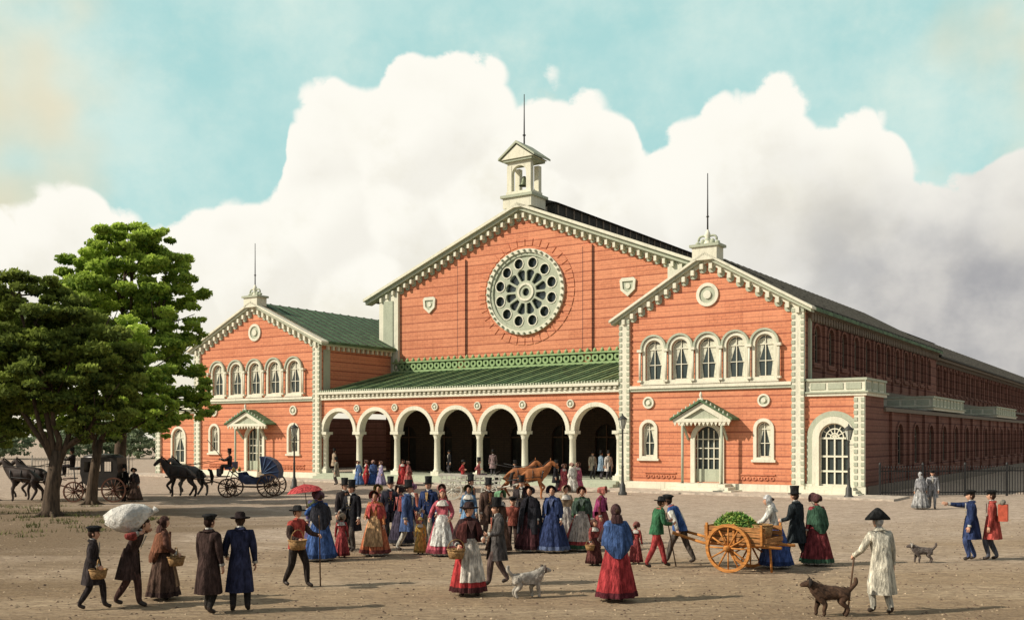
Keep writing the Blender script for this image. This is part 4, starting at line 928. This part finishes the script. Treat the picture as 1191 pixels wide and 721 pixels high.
def dog(name,x,y,hd,c,c2,sc=1,curl=True):
    V=[(0,0,.42),(0,-.22,.42),(0,.2,.42),(0,.3,.52),(0,.36,.60),(0,.47,.58),(0,.56,.55),(0,-.36,.50),(0,-.46,.62),(0,-.44,.72 if curl else .6)]
    E=[(0,1),(0,2),(2,3),(3,4),(4,5),(5,6),(1,7),(7,8),(8,9)]; Rd=[(.12,.125),(.115,.11),(.135,.16),(.095,.11),(.095,.095),(.062,.058),(.038,.036),.042,.048,.035]
    for sg in (-1,1):
        o=len(V); V+=[(sg*.06,-.24,.34),(sg*.07,-.17,.26),(sg*.065,-.31,.15),(sg*.065,-.27,.035),(sg*.065,-.23,.02)]; E+=[(1,o)]+[(o+k,o+k+1) for k in range(4)]; Rd+=[.09,.07,.038,.034,.036]
        o=len(V); q=.06*sg; V+=[(sg*.06,.2,.32),(sg*.065,.16+q,.22),(sg*.065,.19+q,.11),(sg*.065,.18+q,.035),(sg*.065,.22+q,.02)]; E+=[(2,o)]+[(o+k,o+k+1) for k in range(4)]; Rd+=[.07,.052,.038,.034,.036]
    def ex(mb):
        for sg in (-1,1):
            mb.tube([(sg*.065,.37,.68),(sg*.10,.37,.63),(sg*.105,.39,.53)],[.025,.042,.015],c2,7)
            mb.lathe([(0,-.01),(.012,0),(0,.01)],EYE,(sg*.04,.45,.635),6)
        mb.lathe([(0,-.018),(.02,0),(0,.018)],EYE,(0,.605,.56),6)
        rr=np.random.default_rng(3)
        for i in range(420):
            t=rr.uniform(0,6.28); yy=rr.uniform(-.34,.42); r0=.115; px=r0*math.cos(t); pz=.43+(.12+max(0,yy)*.25)*math.sin(t)+max(0,yy-.15)*.45
            dd=Vector((px*.25,-.05,-.035)); cpt=Vector((px,yy,pz)); e=Vector((0,.012,.004))
            mb.add([cpt-e,cpt+e,cpt+dd],[(0,1,2)],c2 if i%3==0 else c)
    animal(name,x,y,hd,V,E,Rd,c,sc,ex)
DW=simple('dog_coat_grey',(.36,.33,.28),.9,.5,9,.6,); DB=simple('dog_coat_brown',(.07,.038,.022),.85,.5,14,.6); DB2=simple('dog_coat_black',(.025,.018,.014),.85,.5,14,.6); DG2=simple('dog_patch',(.10,.08,.07),.9,.4,14,.6)
dog('dog',.30,19.6,-70,DW,DG2,.9); dog('dog',5.55,17.6,85,DB,DB2,.95); dog('dog',10.2,25.1,80,DG2,DW,.7)
# ---------------------------------------------------------------- vehicles
def wheel(mb,c,Rr,m,n=12,w=.05):
    c=Vector(c); V=[];F=[]
    for i in range(32):
        t=2*math.pi*i/32
        for rr,xx in ((Rr,-w/2),(Rr,w/2),(Rr-.07,w/2),(Rr-.07,-w/2)): V.append((c.x+xx,c.y+rr*math.cos(t),c.z+rr*math.sin(t)))
    for i in range(32):
        j=(i+1)%32
        for k in range(4): F.append((i*4+k,i*4+(k+1)%4,j*4+(k+1)%4,j*4+k))
    mb.add(V,F,m)
    for i in range(n):
        t=2*math.pi*i/n; d=Vector((0,math.cos(t),math.sin(t))); mb.tube([c+d*.05,c+d*(Rr-.05)],[.024,.018],m,6)
    mb.tube([c-Vector((w*1.6,0,0)),c+Vector((w*1.6,0,0))],[.07,.06],m,12)
RX=ROT
def carriage(x,y,hd):
    mb=MB(); bl=simple('carriage_paint_blue',(.022,.035,.085),.5,.4,4,.05,0,.4); ln=simple('carriage_lining',(.10,.16,.28),.8,.25,5,.2)
    wm=simple('wheel_paint',(.09,.05,.03),.6,.3,5,.1)
    for sg in (-1,1): wheel(mb,(sg*.72,-1.0,.62),.62,wm,14); wheel(mb,(sg*.66,1.15,.5),.5,wm,12)
    mb.tube([(-.75,-1.0,.62),(.75,-1.0,.62)],.04,IR,8); mb.tube([(-.7,1.15,.5),(.7,1.15,.5)],.04,IR,8)
    mb.tube([(0,-1.0,.62),(0,-.3,.52),(0,.6,.55),(0,1.15,.6)],.045,wm,8)
    hull=[(-1.2,1.5),(-1.22,1.15),(-1.0,.85),(-.6,.68),(.25,.68),(.5,.85),(.62,1.05),(.62,1.3),(.45,1.32),(.3,1.12),(.0,1.02),(-.45,1.04),(-.8,1.2),(-.95,1.55)]
    for sg in (-1,1): mb.slab(hull,[],sg*.52-.02,sg*.52+.02,bl,RX)
    for a,b_ in zip(hull[:7],hull[1:8]): mb.add([(-.52,a[0],a[1]),(.52,a[0],a[1]),(.52,b_[0],b_[1]),(-.52,b_[0],b_[1])],[(0,1,2,3)],bl)
    mb.box(-.5,.5,-1.0,-.5,1.0,1.14,ln); mb.box(-.5,.5,-1.16,-1.02,1.0,1.6,ln); mb.box(-.5,.5,.2,.55,1.0,1.12,ln)
    V=[];F=[]; an=[200,175,150,128,106,88]
    for t in an:
        for xx in (-.58,.58): V.append((xx,-.55+.95*math.cos(R(t)),1.28+.85*math.sin(R(t))))
    for i in range(5): F.append((2*i,2*i+1,2*i+3,2*i+2))
    mb.add(V,F,bl)
    for xx in (-.58,.58):
        V=[(xx,-.62,1.25)]+[(xx,-.55+.95*math.cos(R(t)),1.28+.85*math.sin(R(t))) for t in an]
        mb.add(V,[(0,i,i+1) for i in range(1,6)],bl)
        for t in an[1:]: mb.tube([(xx*1.01,-.62,1.25),(xx*1.01,-.55+.95*math.cos(R(t)),1.28+.85*math.sin(R(t)))],.018,ln,5)
    mb.box(-.45,.45,.95,1.35,1.45,1.58,bl); mb.box(-.45,.45,.9,.96,1.5,1.85,bl); mb.box(-.4,.4,1.3,1.75,1.05,1.1,wm); mb.slab([(-.4,1.1),(.4,1.1),(.4,1.5),(-.4,1.5)],[],1.75,1.79,bl)
    for sg in (-1,1):
        mb.tube([(sg*.4,.6,1.0),(sg*.4,1.0,1.3),(sg*.4,1.15,1.5)],.03,IR,6); mb.tube([(sg*.5,-1.6,.75),(sg*.5,-1.3,.6),(sg*.5,-1.0,.7),(sg*.5,-.9,.95)],.03,IR,6)
        mb.tube([(sg*.4,1.15,.55),(sg*.45,1.3,.9),(sg*.4,1.1,1.4)],.025,IR,6)
        mb.lathe([(0,.3),(.05,.24),(.08,.2),(.08,.02),(.04,0)],simple('brass',(.5,.36,.12),.35,.2,4,0,.7),(sg*.58,.85,1.3),8)
    mb.tube([(0,1.2,.6),(0,2.4,.9),(0,4.6,1.05)],.035,wm,8); mb.box(-.7,.7,2.28,2.34,.72,.8,wm)
    mb.obj('open_carriage',None,(x,y,0),R(hd))
carriage(-13.6,53.0,90)
def coach(x,y,hd):
    mb=MB(); bk=simple('coach_paint_black',(.03,.025,.022),.4,.3,4,.05,0,.5); wm=simple('wheel_paint_red',(.12,.05,.03),.6,.3,5,.1)
    for sg in (-1,1): wheel(mb,(sg*.75,-.95,.6),.6,wm,14); wheel(mb,(sg*.7,1.0,.5),.5,wm,12)
    mb.tube([(-.75,-.95,.6),(.75,-.95,.6)],.04,IR,8); mb.tube([(-.72,1.0,.5),(.72,1.0,.5)],.04,IR,8)
    prof=[(-1.05,2.15),(-1.1,1.4),(-.95,.95),(-.5,.7),(.25,.7),(.6,.95),(.72,1.4),(.68,2.15)]
    wins=[[(-.85,1.45),(-.85,1.95),(-.45,1.95),(-.45,1.45)],[(-.3,1.45),(-.3,1.98),(.08,1.98),(.08,1.45)],[(.22,1.45),(.22,1.95),(.52,1.95),(.52,1.45)]]
    for sg in (-1,1): mb.slab(prof,wins,sg*.6-.02,sg*.6+.02,bk,RX)
    for a,b_ in zip(prof,prof[1:]): mb.add([(-.6,a[0],a[1]),(.6,a[0],a[1]),(.6,b_[0],b_[1]),(-.6,b_[0],b_[1])],[(0,1,2,3)],bk)
    mb.loft([(0,-.18,2.15,.72,.98,0,1),(0,-.18,2.22,.7,.95,0,1),(0,-.18,2.3,.45,.7,0,1),(0,-.18,2.33,.02,.02,0,1)],bk,n=24)
    mb.box(-.45,.45,.9,1.3,1.55,1.68,bk); mb.box(-.4,.4,1.25,1.65,1.1,1.15,wm)
    for sg in (-1,1): mb.tube([(sg*.4,1.0,.5),(sg*.42,1.1,1.55)],.03,IR,6); mb.tube([(sg*.5,-1.3,.7),(sg*.5,-.95,.6),(sg*.5,-.9,.9)],.03,IR,6)
    mb.tube([(0,-.95,.6),(0,1.0,.55),(0,2.4,.9),(0,4.2,1.0)],.035,wm,8)
    mb.obj('closed_coach',None,(x,y,0),R(hd))
coach(-20.1,49.3,90)
def wagon(x,y,hd):
    mb=MB(); wp=simple('white_painted_wood',(.66,.64,.55),.7,.2,5,.2,stretch=(4,1,4))
    for sg in (-1,1): wheel(mb,(sg*.65,-.9,.5),.5,wp,12); wheel(mb,(sg*.62,.95,.42),.42,wp,12)
    mb.tube([(-.65,-.9,.5),(.65,-.9,.5)],.04,IR,8); mb.tube([(-.62,.95,.42),(.62,.95,.42)],.04,IR,8)
    mb.box(-.5,.5,-1.5,1.5,.66,.74,wp)
    for sg in (-1,1):
        mb.beam((sg*.52,-1.6,1.25),(sg*.52,1.6,1.15),.05,.09,wp)
        mb.beam((sg*.52,-1.55,.95),(sg*.52,1.55,.92),.04,.07,wp)
        for k in range(13): yy=-1.45+k*.242; mb.beam((sg*.48,yy,.7),(sg*.53,yy,1.22),.045,.045,wp)
    for yy in (-1.52,1.5): mb.beam((-.52,yy,1.15),(.52,yy,1.15),.05,.06,wp)
    mb.box(-.48,.48,-.6,-.2,1.05,1.12,wp); mb.box(-.48,.48,.2,.6,1.05,1.12,wp)
    mb.tube([(0,1.2,.5),(0,3.4,.95)],.035,wp,8)
    mb.obj('white_wagon',None,(x,y,0),R(hd))
wagon(-2.1,51.3,-90)
def handcart(x,y,hd):
    mb=MB(); w1=simple('orange_wood',(.46,.19,.045),.75,.4,5,.4,stretch=(5,1,5)); w2=simple('cart_plank',(.36,.17,.06),.85,.45,5,.5,stretch=(6,1,6))
    for sg in (-1,1): wheel(mb,(sg*.60,0,.56),.56,w1,12,.08)
    mb.tube([(-.66,0,.56),(.66,0,.56)],.045,IR,8)
    for k in range(6): xx=-.42+k*.168; mb.box(xx-.08,xx+.08,-.85,.65,.64,.68,w2)
    for sg in (-1,1):
        for k in range(3): mb.beam((sg*.47,-.85,.76+.12*k),(sg*.50,.65,.76+.12*k),.03,.10,w2)
        for yy in (-.78,-.1,.58): mb.beam((sg*.51,yy,.66),(sg*.53,yy,1.12),.05,.05,w1)
        mb.tube([(sg*.38,-1.2,.62),(sg*.38,.75,.62),(sg*.3,1.6,.80)],.035,w1,8)
    for k in range(3): mb.beam((-.47,.66,.76+.12*k),(.47,.66,.76+.12*k),.03,.10,w2)
    mb.beam((-.47,-.86,.76),(.47,-.86,.76),.03,.10,w2)
    mb.tube([(0,-.75,.64),(0,-.8,.0)],.03,w1,6)
    basket(mb,(.12,-.5,.7),.26,.38,None,False)
    gmn=simple('greens',(.10,.24,.05),.85,.5,6,.5); gm2=simple('greens_light',(.30,.40,.09),.85,.4,6,.5)
    mb.lathe([(0,.55),(.2,.52),(.36,.38),(.44,.15),(.45,0)],gmn,(0,.1,.7),16,sy=1.2)
    for i in range(900):
        t=rng.uniform(0,6.28); q=math.sqrt(rng.uniform()); px=.45*q*math.cos(t); py=.1+.55*q*math.sin(t); pz=.72+.58*math.sqrt(max(0,1-q*q*.9))
        d=Vector(rng.normal(size=3)).normalized()*.08; e=d.cross(Vector((0,0,1))).normalized()*.04 if abs(d.z)<.079 else Vector((.03,0,0))
        c=Vector((px,py,pz)); mb.add([c-d,c-e,c+d+Vector((0,0,.03)),c+e],[(0,1,2,3)],gm2 if i%2 else gmn)
    mb.obj('handcart',None,(x,y,0),R(hd))
handcart(5.35,23.75,52)
# ---------------------------------------------------------------- lamps and fences
def lamp(x,y,h):
    mb=MB(); ml=simple('lamp_post_iron',(.05,.05,.045),.5,.3,6,.1); gg=simple('lamp_glass',(.5,.52,.45),.2,.1,3,0)
    mb.lathe([(.24,0),(.24,.14),(.17,.2),(.15,.55),(.1,.62),(.075,.75),(.06,1.5),(.08,1.53),(.055,1.6),(.045,h-.85),(.07,h-.8),(.035,h-.72)],ml,(0,0,0),12)
    mb.tube([(-.28,0,h-.95),(.28,0,h-.95)],.018,ml,6)
    mb.lathe([(.10,h-.7),(.22,h-.2)],gg,(0,0,0),6,smooth=False)
    for k in range(6):
        t=2*math.pi*k/6; mb.tube([(.102*math.cos(t),.102*math.sin(t),h-.7),(.224*math.cos(t),.224*math.sin(t),h-.2)],.014,ml,5)
    mb.lathe([(.26,h-.2),(.26,h-.16),(.1,h-.03),(.06,h),(.02,h+.1),(0,h+.14)],ml,(0,0,0),12); mb.lathe([(.11,h-.71),(.05,h-.73)],ml,(0,0,0),12)
    mb.obj('street_lamp',None,(x,y,0))
lamp(17.1,51.3,3.7); lamp(6.0,54.8,4.3); lamp(-13.3,61.7,3.9); lamp(-29.2,76,3.4)
def fence(name,p0,p1,h,m,sp=.16,post=2.4,rail=2):
    mb=MB(); p0=Vector((*p0,0));p1=Vector((*p1,0)); d=p1-p0; L=d.length; d.normalize(); n=Vector((-d.y,d.x,0))
    t=0
    while t<L:
        c=p0+d*t
        mb.beam(c+Vector((0,0,.08)),c+Vector((0,0,h)),.03,.03,m)
        mb.lathe([(.03,0),(.0,.1)],m,(c.x,c.y,h),4)
        t+=sp
    t=0
    while t<=L+.01:
        c=p0+d*t; mb.beam(c,c+Vector((0,0,h+.12)),.09,.09,m); mb.lathe([(.07,0),(.07,.05),(0,.16)],m,(c.x,c.y,h+.12),6); t+=post
    for z in (.22,h-.2): mb.beam(p0+n*.03+Vector((0,0,z)),p1+n*.03+Vector((0,0,z)),.03,.06,m)
    mb.obj(name)
fence('iron_fence',(19.3,53.0),(45,56.5),1.55,IR)
fence('picket_fence',(-38,80),(-31.2,83.5),1.5,simple('weathered_wood',(.4,.38,.33),.9,.3,5,.3),.22)
# ---------------------------------------------------------------- sky / light / camera
W=bpy.data.worlds.new('World'); S.world=W; W.use_nodes=True; nt=W.node_tree; nt.nodes.clear()
out=nn(nt,'ShaderNodeOutputWorld'); bg=nn(nt,'ShaderNodeBackground'); bg.inputs['Strength'].default_value=.1
nt.links.new(bg.outputs[0],out.inputs[0])
sky=nn(nt,'ShaderNodeTexSky'); sky.sky_type='NISHITA'; sky.sun_disc=False; sky.sun_elevation=R(35); sky.sun_rotation=R(256)
tc=nn(nt,'ShaderNodeTexCoord'); sp=nn(nt,'ShaderNodeSeparateXYZ'); nt.links.new(tc.outputs['Generated'],sp.inputs[0])
az=math_(nt,'ARCTAN2',sp.outputs[0],sp.outputs[1])
hyp=math_(nt,'SQRT',math_(nt,'ADD',math_(nt,'MULTIPLY',sp.outputs[0],sp.outputs[0]),math_(nt,'MULTIPLY',sp.outputs[1],sp.outputs[1])))
el=math_(nt,'DIVIDE',sp.outputs[2],math_(nt,'MAXIMUM',hyp,.001))
cb=nn(nt,'ShaderNodeCombineXYZ'); nt.links.new(az,cb.inputs[0]); nt.links.new(el,cb.inputs[1]); AE=cb.outputs[0]
n1=math_(nt,'SUBTRACT',noise(nt,AE,16,8,.6),.5); n2=math_(nt,'SUBTRACT',noise(nt,AE,9,2,.5),.5); n3=math_(nt,'SUBTRACT',noise(nt,AE,8,3,.5),.5)
wp=nn(nt,'ShaderNodeVectorMath',operation='ADD'); cw=nn(nt,'ShaderNodeCombineXYZ')
nt.links.new(math_(nt,'MULTIPLY',n1,.05),cw.inputs[0]); nt.links.new(math_(nt,'MULTIPLY',n3,.05),cw.inputs[1]); nt.links.new(AE,wp.inputs[0]); nt.links.new(cw.outputs[0],wp.inputs[1])
def vor(scale,off=(0,0,0)):
    v=nn(nt,'ShaderNodeTexVoronoi',feature='F1'); v.inputs['Scale'].default_value=scale
    a=nn(nt,'ShaderNodeVectorMath',operation='ADD'); nt.links.new(wp.outputs[0],a.inputs[0]); a.inputs[1].default_value=off
    nt.links.new(a.outputs[0],v.inputs['Vector']); return v.outputs['Distance']
v1=vor(15); v2=vor(34)
azp=math_(nt,'ADD',az,math_(nt,'MULTIPLY',n2,.05))
fc=nn(nt,'ShaderNodeFloatCurve'); u=maprange(nt,azp,-.6,.6,0,1,False); nt.links.new(u,fc.inputs['Value'])
pts=[(-.6,.2),(-.469,.208),(-.399,.242),(-.355,.227),(-.309,.214),(-.254,.234),(-.232,.250),(-.218,.306),(-.19,.338),(-.14,.350),(-.119,.380),(-.09,.392),(-.047,.384),(.004,.357),(.072,.349),(.118,.336),(.139,.30),(.172,.318),(.23,.347),(.262,.338),(.281,.312),(.354,.294),(.398,.247),(.42,.236),(.469,.284),(.6,.26)]
cv=fc.mapping.curves[0]
cv.points[0].location=(0,.2); cv.points[1].location=(1,.26)
for a,h in pts[1:-1]: cv.points.new((a+.6)/1.2,h)
for p_ in cv.points: p_.handle_type='AUTO'
fc.mapping.update()
puff=math_(nt,'ADD',math_(nt,'MULTIPLY',math_(nt,'SUBTRACT',.45,v1),.05),math_(nt,'MULTIPLY',math_(nt,'SUBTRACT',.45,v2),.022))
bd=math_(nt,'ADD',fc.outputs[0],math_(nt,'ADD',math_(nt,'MULTIPLY',n1,.04),puff))
dif=math_(nt,'SUBTRACT',bd,el)
cloud=maprange(nt,dif,-.004,.007)
wisp=maprange(nt,noise(nt,AE,5,7,.65),.42,.75)
teal=mix(nt,maprange(nt,noise(nt,AE,6,6,.6),.35,.7),(4.3,7.4,7.2),(6.4,8.6,8.0))
blue=mix(nt,.90,sky.outputs[0],teal)
blue=mix(nt,math_(nt,'MULTIPLY',wisp,.5),blue,(8.6,9.2,8.0))
stain=math_(nt,'MULTIPLY',maprange(nt,math_(nt,'ADD',az,math_(nt,'MULTIPLY',n2,.3)),-.36,-.50),.8)
stainr=math_(nt,'MULTIPLY',maprange(nt,math_(nt,'ADD',az,math_(nt,'MULTIPLY',n2,.3)),.40,.50),.5)
stain2=maprange(nt,noise(nt,AE,4.3,5,.6),.60,.72)
blue=mix(nt,math_(nt,'MAXIMUM',math_(nt,'MAXIMUM',stain,stainr),math_(nt,'MULTIPLY',stain2,.55)),blue,(8.6,7.2,4.9))
sh=maprange(nt,math_(nt,'ADD',noise(nt,AE,7,6,.6),math_(nt,'MULTIPLY',n1,.3)),.42,.68)
depth=maprange(nt,dif,.01,.10)
rel=math_(nt,'SUBTRACT',vor(11,(.018,-.018,0)),vor(11)); rel=maprange(nt,rel,-.12,.14)
cl=mix(nt,math_(nt,'MULTIPLY',math_(nt,'MULTIPLY',sh,depth),.55),(10.0,9.75,8.9),(7.9,7.5,6.2))
cl=mix(nt,math_(nt,'MULTIPLY',math_(nt,'MULTIPLY',rel,depth),.30),cl,(7.0,6.7,6.0))
warm=maprange(nt,el,.16,.0); cl=mix(nt,math_(nt,'MULTIPLY',warm,.6),cl,(9.2,8.4,6.3))
gz=math_(nt,'MULTIPLY',maprange(nt,azp,.10,.40),maprange(nt,math_(nt,'ADD',el,math_(nt,'MULTIPLY',n2,.14)),.30,.12))
gcol=mix(nt,maprange(nt,noise(nt,AE,9,5,.6),.35,.65),(3.6,3.6,3.8),(5.9,5.7,5.5))
cl=mix(nt,math_(nt,'MULTIPLY',gz,.92),cl,gcol)
fin=mix(nt,cloud,blue,cl)
ov=math_(nt,'MAXIMUM',maprange(nt,el,.55,1.1),maprange(nt,sp.outputs[1],.35,-.1))
fin=mix(nt,math_(nt,'MULTIPLY',ov,.9),fin,mix(nt,.5,sky.outputs[0],(3.9,4.1,3.8)))
nt.links.new(fin,bg.inputs['Color'])
sun=bpy.data.lights.new('sun','SUN'); sun.energy=4.9; sun.angle=R(.5); sun.color=(1,.91,.77)
so=bpy.data.objects.new('sun',sun); COL.objects.link(so)
dv=Vector((.97,.24,-math.tan(R(35)))); so.rotation_euler=dv.to_track_quat('-Z','Y').to_euler(); so.location=(-40,-20,50)
cam=bpy.data.cameras.new('camera'); co=bpy.data.objects.new('camera',cam); COL.objects.link(co); S.camera=co
cam.sensor_width=36; cam.lens=36*1175/1191; cam.clip_end=6000; cam.clip_start=.1
co.location=(0,0,3.1); co.rotation_euler=(R(90),0,0); cam.shift_y=(509-360.5)/1191
S.view_settings.view_transform='Standard'; S.view_settings.look='None'; S.view_settings.exposure=0
print('done',time.time()-T0)
